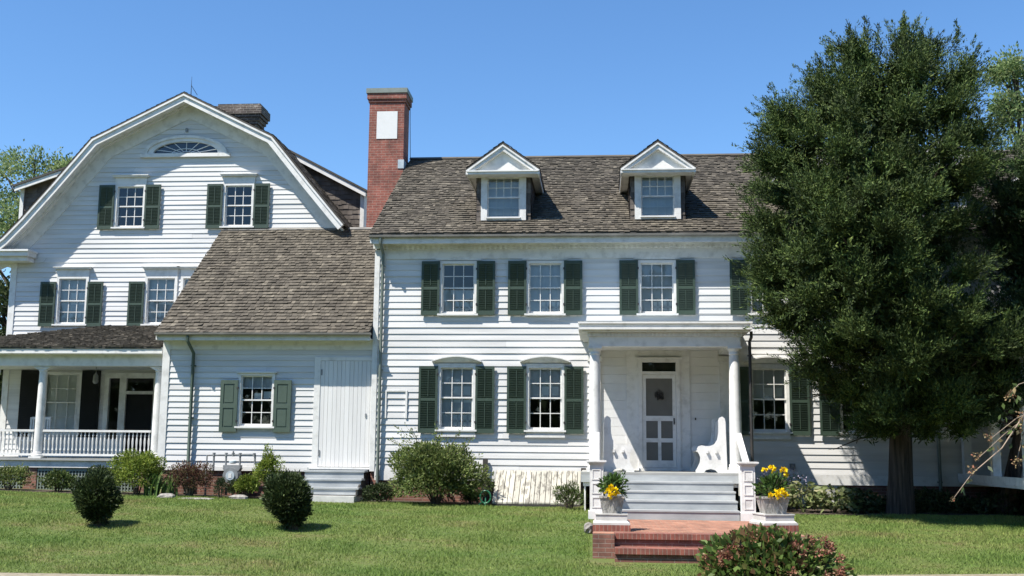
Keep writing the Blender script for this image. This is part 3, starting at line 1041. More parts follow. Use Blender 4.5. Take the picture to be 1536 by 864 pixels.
# newels, hand rails, skirt boards
for cxn, sx in ((-.07, -1), (2.76, 1)):
    b = MB()
    nw = .125
    yn = -3.25
    b.box(cxn - nw, cxn + nw, yn - nw, yn + nw, -.05, .96)
    b.box(cxn - nw - .03, cxn + nw + .03, yn - nw - .03, yn + nw + .03, -.05, .10)
    for z in (.16, .42, .68):
        for q0, q1 in ((-.085, -.065), (.065, .085)):
            b.box(cxn + q0, cxn + q1, yn - nw - .010, yn - nw - .001, z, z + .2)
        b.box(cxn - .065, cxn + .065, yn - nw - .010, yn - nw - .001, z, z + .02)
        b.box(cxn - .065, cxn + .065, yn - nw - .010, yn - nw - .001, z + .18, z + .2)
    b.box(cxn - nw - .02, cxn + nw + .02, yn - nw - .02, yn + nw + .02, .961, .985)
    b.box(cxn - nw - .045, cxn + nw + .045, yn - nw - .045, yn + nw + .045, .985, 1.01)
    b.box(cxn - nw - .065, cxn + nw + .065, yn - nw - .065, yn + nw + .065, 1.01, 1.04)
    obj('newel_post', b, 'trim', MH)
    b = MB()
    xa, xb = cxn - .055, cxn + .055
    xs_ = cxn + (.03 if sx < 0 else -.03)
    b.prism_x([(-3.13, 1.04), (-3.13, .95), (-1.98, 1.50), (-1.98, 1.60)][::-1], xa, xb)
    b.prism_x([(-3.12, -.02), (-3.12, .40), (-2.08, .98), (-2.08, .15)][::-1], cxn - .03, cxn + .03)
    obj('hand_rail', b, 'trim', MH)
# columns and wall pilasters
colp = [(.155, 0), (.155, .05), (.14, .06), (.145, .10), (.125, .115), (.123, .5), (.119, 1.2), (.111, 1.8), (.104, 2.26), (.100, 2.30), (.112, 2.315), (.112, 2.335), (.102, 2.345), (.102, 2.375), (.125, 2.40), (.13, 2.425)]
colp[0] = (.155, -.0)
for cxp in (PX0, PX1):
    b = MB()
    b.box(cxp - .165, cxp + .165, PY - .165, PY + .165, .801, .86)
    b.lathe(colp, (cxp, PY, .861), 28)
    b.box(cxp - .14, cxp + .14, PY - .14, PY + .14, 3.287, 3.33)
    obj('column', b, 'trim', MH, smooth=True)
for x0, x1 in ((-.24, .02), (2.62, 2.86)):
    b = MB()
    b.box(x0, x1, -.07, -.0, .801, 3.29)
    b.box(x0 - .03, x1 + .03, -.10, -.0, 3.18, 3.295)
    obj('pilaster', b, 'trim', MH)
b = MB()
b.box(PX0 - .12, PX1 + .12, PY - .125, PY + .125, 3.331, 3.53)
for cxp in (PX0, PX1):
    b.box(cxp - .12, cxp + .12, PY + .126, -.0, 3.331, 3.53)
b.box(PX0 + .121, PX1 - .121, PY + .126, -.0, 3.42, 3.45)
PB = obj('portico_beam', b, 'trim', MH)
b = MB()
b.box(PX0 - .15, PX1 + .15, PY - .15, .0, 3.531, 3.615)
b.box(PX0 - .27, PX1 + .27, PY - .27, .0, 3.616, 3.65)
b.prism_x([(PY - .30, 3.651), (.0, 3.651), (.0, 3.90), (PY - .34, 3.80)], PX0 - .30, PX1 + .30)
b.box(PX0 - .33, PX1 + .33, PY - .36, .0, 3.655, 3.70)
b.box(PX0 - .34, PX1 + .34, PY - .37, PY - .30, 3.775, 3.81)
PR = obj('portico_roof', b, 'trim', MH)
b = MB()
x = PX0 - .12
while x < PX1 + .1:
    b.box(x, x + .035, PY - .185, PY - .151, 3.535, 3.605)
    x += .085
obj('dentil_trim', b, 'weathered', MH)
b = MB()
b.prism_x([(PY - .36, 3.811), (-.06, 3.901), (-.06, 3.915), (PY - .37, 3.825)], PX0 - .345, PX1 + .345)
obj('roof_metal', b, 'lead', PR)
downspout(MH, PX1 + .33, PY + .10, .2, 3.55, 'darkmetal', .032, False, 'downspout', top=(PX1 + .34, PY - .1, 3.64))
# flush boarded wall behind the porch
b = MB()
z = .80
while z < 3.42:
    z1 = min(z + .19, 3.42)
    for xa, xb in ((.021, .90), (1.70, 2.619)):
        b.box(xa, xb, -.012 + random.uniform(-.002, .002), .03, z, z1 - .003)
    if z > 3.16:
        b.box(.901, 1.699, -.012, .03, z, z1 - .003)
    z += .19
b.box(.021, .90, .032, .05, .76, 3.44)
b.box(1.70, 2.619, .032, .05, .76, 3.44)
b.box(.90, 1.70, .032, .05, 3.16, 3.44)
obj('porch_wall', b, 'paint', MH)
b = MB()
for x0, x1 in ((.585, .845), (1.755, 1.975)):
    b.box(x0, x1, -.040, -.015, .801, 3.30)
b.box(.585, 1.975, -.042, -.015, 3.301, 3.419)
b.box(.845, .93, -.075, .05, .86, 3.16)
b.box(1.667, 1.755, -.075, .05, .86, 3.16)
b.box(.845, 1.755, -.075, .05, 3.161, 3.23)
b.box(.80, 1.80, -.12, -.043, 3.231, 3.265)
b.box(.93, 1.667, -.05, .05, 2.885, 2.96)
b.box(.845, 1.755, -.16, .03, .801, .859)
DF = obj('door_frame', b, 'trim', MH)
b = MB()
b.face([(.93, .02, 2.96), (1.667, .02, 2.96), (1.667, .02, 3.16), (.93, .02, 3.16)])
obj('transom_pane', b, 'glass', DF)
b = MB().box(.905, 1.695, .075, .09, 2.90, 3.155)
obj('transom_dark_backing', b, 'dark', DF)  # dark sheet added behind the glass so the transom looks unlit
b = MB().box(.905, 1.695, .075, .11, .862, 2.899)
obj('front_door', b, 'grey_door', MH)
b = MB()
x0, x1 = .935, 1.662
ya, yb = -.055, -.020
b.box(x0, x0 + .075, ya, yb, .865, 2.88)
b.box(x1 - .075, x1, ya, yb, .865, 2.88)
for z0, z1 in ((.865, 1.02), (1.41, 1.50), (1.875, 1.985), (2.805, 2.88)):
    b.box(x0 + .075, x1 - .075, ya + .002, yb - .002, z0, z1)
b.box(1.265, 1.335, ya + .003, yb - .003, 1.02, 1.41)
b.box(1.265, 1.335, ya + .003, yb - .003, 1.50, 1.875)
SD = obj('screen_door', b, 'trim', MH)
b = MB()
b.face([(x0 + .05, -.034, .9), (x1 - .05, -.034, .9), (x1 - .05, -.034, 2.84), (x0 + .05, -.034, 2.84)])
obj('screen', b, 'screen', SD)
b = MB()
b.box(1.604, 1.632, ya - .022, ya - .001, 1.80, 1.94)
b.tube([(1.618, ya - .02, 1.84), (1.618, ya - .07, 1.84)], .016, 8)
obj('door_handle', b, 'darkmetal', SD)
b = MB()
for k in range(60):
    a, rr = random.uniform(0, 6.28), .085 * math.sqrt(random.random())
    cxk, czk = 1.30 + rr * math.cos(a), 2.42 + rr * 1.0 * math.sin(a)
    b.tube([(cxk, ya + .012, czk), (cxk + random.uniform(-.03, .03), ya - .035, czk + random.uniform(-.03, .05))], [.02, .006], 5)
b.tube([(1.30, ya + .01, 2.50), (1.30, ya - .01, 2.56)], .012, 5)
obj('door_ornament', b, 'darkmetal', SD)
b = MB()
b.box(2.07, 2.10, -.03, -.013, 1.90, 1.95)
obj('doorbell', b, 'darkmetal', DF)

# side porch at the far right, half hidden by the cedars
b = MB()
b.box(7.62, 12.0, -5.2, -.05, .60, .64)
b.box(7.60, 7.64, -5.2, -.05, .645, .80)
SP = obj('side_porch_floor', b, 'trim', MH)
for y in (-.2, -1.9, -3.6):
    b = MB().box(7.68, 7.84, y - .08, y + .08, .66, 2.95)
    obj('side_porch_post', b, 'trim', SP)
b = MB()
b.box(7.55, 12.0, -3.75, -.05, 2.951, 3.2)
b.prism_y([(7.45, 3.2), (12.0, 3.2), (12.0, 3.9)], -3.85, -.045)
obj('side_porch_roof', b, 'trim', SP)
b = MB()
clapboards(b, .66, 2.95, .145, -1.2, lambda z: 8.9, lambda z: 12.4)
b.box(8.9, 8.94, -1.2, -.05, .66, 2.95)
obj('side_porch_wall', b, 'clap', SP)
downspout(MH, 7.22, -.09, .1, 5.9, 'gutter', .036, False)

# porch benches
def make_bench(label, xb, sgn):
    """settle with its back along the porch side; sgn=+1: seat faces +x"""
    t = thing('bench', label, 'bench', (xb, -1.05, .80), 'white high-backed benches on the front porch')
    prof = [(0.0, 0.0), (.02, 1.02), (.035, 1.09), (.085, 1.13), (.145, 1.10), (.165, 1.04), (.160, .97), (.165, .80), (.19, .66), (.25, .57), (.33, .535), (.42, .53),
            (.50, .545), (.565, .53), (.60, .48), (.595, .42), (.56, .37), (.535, .30), (.545, .20), (.60, .09), (.635, .04), (.63, 0.0),
            (.47, 0.0), (.43, .05), (.33, .075), (.24, .05), (.19, 0.0)]
    for y in (-1.72, -.38):
        b = MB()
        pl = [(xb + sgn * x, .80 + z) for x, z in prof]
        if sgn > 0:
            pl = list(reversed(pl))
        b.prism_y(pl, y - .025, y + .025)
        obj('end_panel', b, 'trim', t)
    b = MB()
    xa = sorted((xb + sgn * .12, xb + sgn * .58))
    b.box(xa[0], xa[1], -1.69, -.41, 1.215, 1.245)
    obj('seat', b, 'trim', t)
    b = MB()
    ym = [(xb + sgn * .06, 1.86), (xb + sgn * .10, 1.86), (xb + sgn * .15, 1.25), (xb + sgn * .11, 1.25)]
    if sgn > 0:
        ym = list(reversed(ym))
    b.prism_y(ym, -1.69, -.41)
    obj('backrest', b, 'trim', t)
    for xo in (.22, .40):
        xp = sorted((xb + sgn * (xo - .022), xb + sgn * (xo + .022)))
        b = MB().box(xp[0], xp[1], -1.80, -1.746, 1.19, 1.25)
        obj('tenon_peg', b, 'trim', t)
make_bench('white high-backed bench left of the screen door, catching the sun', .06, 1)
make_bench('white high-backed bench right of the screen door, beside the downspout', 2.56, -1)

# ================================================================== LOW WING
AX = thing('house_wing', 'low white clapboard wing with a steep shingle roof and wide plank door', 'house', (-7.56, .1, 0))
AL, AR, AY = -10.03, -5.13, .10
b = MB()
ops = [(-8.19, -7.39, 1.66, 2.90), (-6.46, -5.06, .78, 3.26)]
clapboards(b, .78, 3.55, .134, AY, lambda z: AL + .16, lambda z: AR, ops)
b.box(AL, AL + .04, AY + .01, 3.72, .78, 3.7)
b.prism_x([(AY + .01, 3.7), (3.72, 3.7), (3.72, 6.7)], AL + .002, AL + .04)
b.prism_x([(AY + .01, 3.7), (3.72, 3.7), (3.72, 6.7)], AR - .04, AR - .002)
b.box(AL, AR, 3.70, 3.74, .78, 6.75)
obj('wall', b, 'clap', AX)
b = MB()
b.box(AL, AL + .17, AY - .032, AY + .008, .76, 3.56)
b.box(AL + .171, -6.46, AY - .024, AY - .0, .70, .79)
b.box(AL - .0, AR - .002, AY - .028, AY - .0, 3.44, 3.66)
b.box(AL - .02, AR - .002, -.24, AY - .03, 3.645, 3.67)
b.box(AL - .02, AR - .002, -.27, -.241, 3.62, 3.76)
obj('corner_board', b, 'trim', AX)
b = MB()
b.box(AL + .03, AR - .02, AY + .03, AY + .2, -.1, .76)
obj('foundation', b, 'brick_found', AX)
b = MB()
b.box(AL + .05, AR - .05, 1.9, 1.95, .8, 3.6)
b.box(AL + .05, AR - .05, AY + .06, 1.9, .74, .77)
b.box(AL + .05, AR - .05, AY + .06, 1.9, 3.56, 3.6)
obj('interior_wall', b, 'room', AX)
AS = (7.0 - 3.80) / (3.76 + .30)
def arz(y):
    return 3.80 + (y + .30) * AS
b = MB()
b.prism_x([(-.32, arz(-.32) - .05), (-.32, arz(-.32)), (3.73, arz(3.73)), (3.73, arz(3.73) - .06)][::-1], AL - .03, AR - .005)
ARF = obj('roof', b, 'roofbase', AX)
b = MB()
shingles(b, (AL - .05, -.335, arz(-.335) + .003), (1, 0, 0), (0, 1, AS), AR - AL + .04, math.hypot(4.08, 4.08 * AS), .142)
obj('shingles', b, 'shingle', ARF)
b = MB()
b.prism_x([(3.66, arz(3.66) + .03), (3.735, arz(3.735) + .01), (3.735, arz(3.735) + .045), (3.66, arz(3.66) + .045)], AL - .05, AR)
obj('ridge_cap', b, 'gutter_dark', ARF)
b = MB()
b.prism_x([(-.30, arz(-.30) - .052), (-.30, arz(-.3) - .17), (3.7, arz(3.7) - .20), (3.7, arz(3.7) - .062)], AL - .035, AL - .002)
obj('rake_board', b, 'trim', ARF)
b = MB()
dy, dz = .075, -2.20
b.prism_x([(y + dy, z + dz) for y, z in reversed(prof)], AL - .04, AR + .03)
obj('gutter', b, 'gutter_dark', AX)
downspout(AX, -9.28, AY - .09, .18, 3.45, 'shutter_matt', .038, True, 'downspout', top=(-9.31, -.33, 3.72))
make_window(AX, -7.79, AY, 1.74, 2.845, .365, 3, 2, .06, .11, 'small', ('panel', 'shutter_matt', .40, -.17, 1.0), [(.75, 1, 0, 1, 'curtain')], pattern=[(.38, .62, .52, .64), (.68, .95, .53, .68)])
# plank door
b = MB()
b.box(-6.46, -6.32, AY - .035, AY + .03, .80, 3.27)
b.box(-5.12 , -5.06 + .0, AY - .035, AY + .03, .80, 3.27)
b.box(-6.32, -5.12, AY - .035, AY + .03, 3.19, 3.27)
b.box(-6.50, -5.06, AY - .10, AY + .03, .76, .80)
ADF = obj('door_frame', b, 'trim', AX)
b = MB()
x = -6.318
i = 0
while x < -5.125:
    w_ = min([.098, .088, .105, .093][i % 4], -5.122 - x)
    b.box(x, x + w_ - .005, AY - .022 + random.uniform(-.002, .002), AY + .02, .81, 3.185)
    x += w_
    i += 1
b.box(-6.318, -5.124, AY + .021, AY + .03, .81, 3.185)
AD = obj('plank_door', b, 'door', AX)
for z in (1.05, 2.86):
    b = MB().box(-6.31, -6.28, AY - .04, AY - .023, z, z + .13)
    obj('door_hinge', b, 'greymetal', AD)
b = MB()
b.box(-5.27, -5.24, AY - .045, AY - .023, 1.92, 2.0)
obj('door_latch', b, 'greymetal', AD)

# steps to the plank door
t = thing('wooden_steps', 'pale grey painted wooden steps below the plank door', 'steps', (-5.8, -.5, .1))
b = MB()
sx0, sx1 = -6.52, -5.16
b.box(sx0, sx1, -.34, .05, .70, .735)
b.box(sx0 + .02, sx1 - .02, -.315, -.29, .56, .699)
b.box(sx0, sx1, -.62, -.27, .525, .56)
b.box(sx0 + .02, sx1 - .02, -.595, -.57, .385, .524)
b.box(sx0, sx1, -.90, -.55, .35, .385)
b.box(sx0 + .02, sx1 - .02, -.875, -.85, .235, .349)
b.box(sx0 - .02, sx1, .02, .06, .736, .79)
obj('tread', b, 'grey_step', t)
for xa in (sx1 - .06, sx0 + .025):
    b = MB().prism_x([(-.90, .22), (-.90, .345), (-.84, .345), (-.05, .69), (.0, .69), (.0, .22)][::-1], xa, xa + .035)
    obj('stringer', b, 'dark', t)
b = MB()
b.box(sx0 + .05, sx1 - .05, -1.10, -.2, -.1, .215)
obj('concrete_base', b, 'concrete', t)

# ================================================================== GAMBREL HOUSE
GX, GY = -11.12, 3.75
GH = thing('gambrel_house', 'tall white gambrel-roofed house with an arched fan window in its gable', 'house', (GX, GY, 0))
GHW = 4.75
def g_in(z):           # half width of the gable wall at height z
    if z <= 6.1:
        return GHW
    if z <= 9.05:
        return GHW - (z - 6.1) * (GHW - 2.33) / (9.05 - 6.1)
    return max(0.0, 2.33 * (10.33 - z) / (10.33 - 9.05))
ops = [(x - .40, x + .40, z0, z1) for x, z0, z1 in ((-12.665, 7.07, 8.22), (-9.66, 7.07, 8.22), (-14.12, 4.44, 5.71), (-11.67, 4.44, 5.71), (-10.69, 4.44, 5.71), (-14.24, 1.55, 3.15))]
ops.append((-12.07, -10.31, 9.075, 9.40))
ops.append((-13.05, -11.45, .9, 3.1))
b = MB()
clapboards(b, .74, 10.33, .131, GY, lambda z: GX - g_in(z), lambda z: GX + g_in(z), ops, .017)
b.box(GX - GHW, GX - GHW + .04, GY + .01, 14, .74, 6.3)
b.box(GX + GHW - .04, GX + GHW, GY + .01, 14, .74, 6.3)
b.prism_y([(GX - GHW, .74), (GX + GHW, .74), (GX + GHW, 6.1), (GX + 2.33, 9.05), (GX, 10.3), (GX - 2.33, 9.05), (GX - GHW, 6.1)], 14, 14.05)
obj('wall', b, 'clap', GH)
for xa in (GX - GHW - .01, GX + GHW - .16):
    b = MB().box(xa, xa + .17, GY - .03, GY + .01, .74, 6.2)
    obj('corner_board', b, 'trim', GH)
b = MB()
b.box(GX - GHW + .05, GX + GHW - .05, GY + .03, 13.9, -.1, .72)
obj('foundation', b, 'brick_found', GH)
b = MB()
for z in (.72, 3.55, 6.2):
    b.box(GX - GHW + .06, GX + GHW - .06, GY + .1, 13.9, z, z + .05)
b.box(GX - GHW + .06, GX + GHW - .06, 6.2, 6.25, .78, 6.19)
b.box(GX - 2.3, GX + 2.3, 6.2, 6.25, 6.3, 9.0)
obj('interior_wall', b, 'room', GH)

# roof profile (outer surface), half side; bell-cast foot
half = [(0, 10.66), (2.50, 9.42), (3.55, 8.14), (4.30, 7.25), (4.80, 6.72), (5.15, 6.45), (5.42, 6.33)]
half_r = half[:4] + [(4.50, 7.02)]
def prof_strip(b, d0, d1, y0, y1):
    """a closed strip between two offsets below the roof profile, both sides"""
    for sx in (-1, 1):
        pts = [Vector((p[0], p[1])) for p in (half if sx < 0 else half_r)]
        def offs(d):
            out = []
            for i, p in enumerate(pts):
                a = pts[max(i - 1, 0)]
                c = pts[min(i + 1, len(pts) - 1)]
                if i == 0:
                    t_ = (c - p).normalized()
                    n_ = Vector((t_.y, -t_.x))
                    k = 1 / max(.3, abs(n_.y))
                    out.append(Vector((0, p.y - d * k)))
                    continue
                t1 = (p - a).normalized()
                t2 = (c - p).normalized() if i < len(pts) - 1 else t1
                n_ = (Vector((t1.y, -t1.x)) + Vector((t2.y, -t2.x))).normalized()
                k = 1 / max(.5, n_.dot(Vector((t1.y, -t1.x))))
                out.append(p + n_ * d * k)
            return out
        A, B = offs(d0), offs(d1)
        for i in range(len(A) - 1):
            q = [(GX + sx * v.x, v.y) for v in (A[i], A[i + 1], B[i + 1], B[i])]
            if sx > 0:
                q = list(reversed(q))
            b.prism_y(q, y0, y1)
YR = 3.24
b = MB()
prof_strip(b, 0, .05, YR - .03, 14.3)
GRF = obj('roof', b, 'roofbase', GH)
b = MB()
for sx in (-1, 1):
    hh = half if sx < 0 else half_r
    for (p, q) in zip(hh, hh[1:]):
        sv = Vector((sx * (p[0] - q[0]), 0, p[1] - q[1]))
        n_ = Vector((sx * (p[1] - q[1]), 0, -(p[0] - q[0])))
        if n_.z < 0:
            n_ = -n_
        shingles(b, (GX + sx * q[0], YR - .035, q[1] + .004), (0, 1, 0), sv, 10.5, sv.length, .15, (.14, .30), .014, nrm=n_)
obj('shingles', b, 'shingle', GRF)
b = MB()
prof_strip(b, .052, .10, YR - .06, YR + .05)
prof_strip(b, .101, .24, YR - .02, YR + .035)
prof_strip(b, .135, .165, YR + .036, GY - .001)
prof_strip(b, .166, .205, GY - .16, GY - .002)
obj('rake_board', b, 'trim', GRF)
b = MB()
prof_strip(b, .206, .52, GY - .035, GY - .012 + .01)
obj('rake_frieze', b, 'trim', GRF)
# cornice returns
b = MB()
for sx in (-1,):
    xa, xb = sorted((GX + sx * 4.06, GX + sx * 5.40))
    b.box(xa, xb, YR - .0, GY - .036, 6.22, 6.34)
    b.box(xa - .03, xb + .03, YR - .05, GY - .036, 6.341, 6.39)
    b.box(xa + .06, xb - .06, YR + .10, GY - .036, 6.10, 6.219)
    xs2 = sorted((GX + sx * 4.76, GX + sx * 5.38))
    b.box(xs2[0], xs2[1], GY - .03, 14.2, 6.15, 6.19)
obj('cornice_return', b, 'trim', GRF)
# shed dormers on the lower slopes: shingled cheeks
for sx, y0, y1, xo, zo in ((1, 5.5, 11.5, 4.50, 8.46), (-1, 6.0, 12.5, 5.9, 8.84)):
    b = MB()
    xi, zi = 2.35, (9.60 if sx > 0 else 10.0)
    poly = [(GX + sx * xi, zi - .15), (GX + sx * xi, 8.6), (GX + sx * 4.1, 6.8), (GX + sx * (xo - .1), 6.6), (GX + sx * (xo - .1), zo - .1)]
    if sx > 0:
        pass
    else:
        poly = list(reversed(poly))
    b.prism_y(poly if sx < 0 else poly, y0, y1)
    D = obj('shed_dormer', b, 'wallshingle', GH)
    b = MB()
    xs_0 = GX + sx * xi if sx > 0 else GX - xo + .1
    def ins(u, v):
        x = abs(xs_0 + u - GX)
        z = 6.5 + v
        return z < zi - .15 + (x - xi) * (zo - zi) / (xo - xi) - .12 and x > xi
    shingles(b, (xs_0, y0 - .003, 6.5), (1, 0, 0), (0, 0, 1), xo - .1 - xi, 3.1, .14, (.10, .17), .016, inside=ins, nrm=(0, -1, 0))
    obj('shingles', b, 'wallshingle', D)
    b = MB()
    for (dz0, dz1, ya, yb) in ((.0, .06, y0 - .28, y1 + .2),):
        q = [(GX + sx * (xi - .1), zi + .05 - dz0), (GX + sx * (xo + .12), zo - .06 - dz0), (GX + sx * (xo + .12), zo - .06 - dz1), (GX + sx * (xi - .1), zi + .05 - dz1)]
        if sx > 0:
            q = list(reversed(q))
        b.prism_y(q, ya, yb)
    obj('dormer_roof', b, 'roofbase', D)
    b = MB()
    for dz0, dz1, ya, yb in ((.062, .20, y0 - .25, y0 - .20), (.062, .11, y0 - .2, y1)):
        q = [(GX + sx * (xi - .1), zi + .05 - dz0), (GX + sx * (xo + .08), zo - .05 - dz0), (GX + sx * (xo + .08), zo - .05 - dz1), (GX + sx * (xi - .1), zi + .05 - dz1)]
        if sx > 0:
            q = list(reversed(q))
        b.prism_y(q, ya, yb)
    xx = sorted((GX + sx * (xo - .11), GX + sx * (xo + .0)))
    b.box(xx[0], xx[1], y0 - .05, y1, 6.8, zo - .12)
    obj('dormer_trim', b, 'trim', D)

# chimney with corbelled head behind the ridge
b = MB()
gx0, gx1, gy0, gy1 = -11.50, -10.42, 7.3, 7.85
b.box(gx0, gx1, gy0, gy1, 9.6, 10.98)
for k, (z0, z1) in enumerate(((10.98, 11.08), (11.08, 11.18), (11.18, 11.28), (11.28, 11.52))):
    e = .045 * (k + 1)
    b.box(gx0 - e, gx1 + e, gy0 - e, gy1 + e, z0 + .001, z1)
b.box(gx0 - .12, gx1 + .12, gy0 - .12, gy1 + .12, 11.521, 11.60)
GC = obj('chimney', b, 'brick_old', GH)
b = MB()
b.tube([(-11.0, 3.4, 10.64), (-11.0, 3.4, 11.15)], [.012, .004], 6)
b.tube([(-11.0, 3.4, 10.9), (-10.86, 3.5, 10.66)], .008, 5)
obj('lightning_rod', b, 'darkmetal', GRF)

# gable windows
for x in (-12.665, -9.66):
    make_window(GH, x, GY, 7.11, 8.19, .365, 3, 2, .07, .09, 'flat', ('louver', 'shutter', .43, -.10, 1.12), [])
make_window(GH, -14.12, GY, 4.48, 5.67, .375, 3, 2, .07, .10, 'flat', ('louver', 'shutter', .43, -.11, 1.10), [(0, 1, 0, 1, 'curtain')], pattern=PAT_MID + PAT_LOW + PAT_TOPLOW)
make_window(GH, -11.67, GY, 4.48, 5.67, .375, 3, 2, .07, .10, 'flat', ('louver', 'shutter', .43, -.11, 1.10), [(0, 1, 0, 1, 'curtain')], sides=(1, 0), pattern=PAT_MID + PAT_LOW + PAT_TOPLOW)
make_window(GH, -10.69, GY, 4.48, 5.67, .375, 3, 2, .07, .10, 'flat', None, [(0, 1, 0, 1, 'curtain')])
# fan window
fx, fz = -11.19, 9.09
def ell(a, rx, rz):
    return (fx + rx * math.cos(a), fz + rz * math.sin(a))
b = MB()
N = 28
for i in range(N):
    a0, a1 = math.pi * i / N, math.pi * (i + 1) / N
    for (r0x, r0z, r1x, r1z, yo) in ((.90, .34, 1.12, .46, -.05), (1.06, .43, 1.16, .50, -.085)):
        b.prism_y([ell(a0, r0x, r0z), ell(a0, r1x, r1z), ell(a1, r1x, r1z), ell(a1, r0x, r0z)], GY + yo, GY + .03)
b.box(fx - 1.25, fx + 1.25, GY - .10, GY + .03, fz - .10, fz - .002)
FW = obj('fan_window', b, 'trim', GH)
b = MB()
for k in range(1, 8):
    a = math.pi * k / 8
    p0, p1 = ell(a, .16, .06), ell(a, .92, .345)
    b.tube([(p0[0], GY + .015, p0[1]), (p1[0], GY + .015, p1[1])], .011, 6)
for rx, rz in ((.17, .065), (.40, .15)):
    pts = [(ell(math.pi * k / 16, rx, rz)[0], GY + .012, ell(math.pi * k / 16, rx, rz)[1]) for k in range(17)]
    b.tube(pts, .011, 6)
obj('muntins', b, 'trim', FW)
b = MB()
b.face([(fx - .91, GY + .02, fz)] + [(ell(math.pi - math.pi * k / 20, .91, .345)[0], GY + .02, ell(math.pi - math.pi * k / 20, .91, .345)[1]) for k in range(21)][1:-1] + [(fx + .91, GY + .02, fz)])
obj('pane', b, 'glass', FW)
b = MB()
b.box(fx - .03, fx + .03, GY - .06, GY - .012, 9.70, 9.80)
obj('gable_bracket', b, 'greymetal', GH)

# wall behind the left porch: tall window, dark shutters, door
make_window(GH, -14.24, GY, 1.60, 3.11, .48, 3, 2, .08, .12, None, None, [(0, 1, 0, 1, 'blind_or_reflection')])
for x0 in (-15.36, -13.68):
    s = MB()
    s.box(x0, x0 + .50, GY - .06, GY - .02, 1.45, 3.20)
    for z in np.arange(1.55, 3.1, .06):
        s.box(x0 + .06, x0 + .44, GY - .070, GY - .061, z, z + .035)
    obj('shutter', s, 'black_paint', GH)
b = MB()
for xa, xb in ((-13.05, -12.93), (-12.64, -12.46), (-11.72, -11.45)):
    b.box(xa, xb, GY - .05, GY + .06, .90, 3.10)
b.box(-13.05, -11.45, GY - .055, GY + .06, 3.0, 3.14)
b.box(-12.46, -11.72, GY - .045, GY + .06, 2.58, 2.66)
b.box(-12.93, -12.64, GY - .045, GY + .06, .90, 1.40)
GDF = obj('door_frame', b, 'weathered', GH)
b = MB()
b.box(-12.46, -11.72, GY + .01, GY + .05, .90, 2.58)
obj('door', b, 'black_paint', GH)
b = MB()
b.face([(-12.46, GY + .03, 2.66), (-11.72, GY + .03, 2.66), (-11.72, GY + .03, 3.0), (-12.46, GY + .03, 3.0)])
b.face([(-12.93, GY + .03, 1.40), (-12.64, GY + .03, 1.40), (-12.64, GY + .03, 3.0), (-12.93, GY + .03, 3.0)])
obj('sidelight_pane', b, 'glass', GDF)
b = MB()
b.lathe([(.0, 0), (.05, .02), (.075, .06), (.06, .22), (.03, .26), (.008, .29)], (-12.55, 2.1, 2.75), 8)
b.tube([(-12.55, 2.1, 3.03), (-12.55, 2.1, 3.21)], .008, 5)
obj('porch_lantern', b, 'greymetal', GH)

# left porch
LX0, LX1, LY = -16.15, -10.12, .55
b = MB()
b.box(LX0 - .1, LX1, LY - .12, GY - .02, .885, .93)
LPF = obj('porch_floor', b, 'porch_grey', GH)
b = MB()
b.box(LX0 - .05, LX1, LY - .06, LY - .02, .72, .884)
obj('porch_fascia', b, 'trim', LPF)
for x in (-13.25, -10.45, -15.95):
    b = MB().box(x - .16, x + .16, LY - .02, LY + .3, -.1, .719)
    obj('brick_pier', b, 'brick_found', LPF)
b = MB()
for x0, x1 in ((-15.75, -13.43), (-13.07, -10.63)):
    b.box(x0, x1, LY - .015, LY + .01, .64, .715)
    b.box(x0, x1, LY - .015, LY + .01, .10, .17)
    x = x0
    while x < x1:
        b.box(x, x + .03, LY - .010, LY - .001, .171, .639)
        x += .075
    z = .20
    while z < .62:
        b.box(x0, x1, LY, LY + .008, z, z + .03)
        z += .075
LAT = obj('lattice', b, 'lattice', LPF)
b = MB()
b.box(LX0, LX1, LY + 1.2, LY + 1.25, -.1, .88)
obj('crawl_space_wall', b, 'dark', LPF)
colp2 = [(.14, 0), (.14, .04), (.115, .055), (.118, .09), (.105, .10), (.104, .5), (.10, 1.1), (.092, 1.6), (.085, 1.98), (.10, 1.99), (.10, 2.015), (.085, 2.03), (.115, 2.06)]
cols = [-15.95, -13.13, -10.30]
for x in cols:
    b = MB()
    b.box(x - .15, x + .15, LY - .10, LY + .20, .931, .975)
    b.lathe(colp2, (x, LY + .05, .976), 24)
    b.prism_y([(x - .24, 3.08), (x - .10, 3.0), (x + .10, 3.0), (x + .24, 3.08)], LY - .03, LY + .13)
    obj('column', b, 'trim', GH, smooth=True)
b = MB()
b.box(LX0, LX1, LY - .08, LY + .18, 3.085, 3.35)
b.box(LX0, LX1, LY + .181, GY - .02, 3.22, 3.25)
b.box(LX0 - .2, LX1, LY - .28, LY - .081, 3.345, 3.375)
b.box(LX0 - .2, LX1, LY - .31, LY - .281, 3.36, 3.50)
b.box(LX0, LX0 + .2, LY + .181, GY - .02, 3.085, 3.35)
obj('porch_beam', b, 'trim', GH)
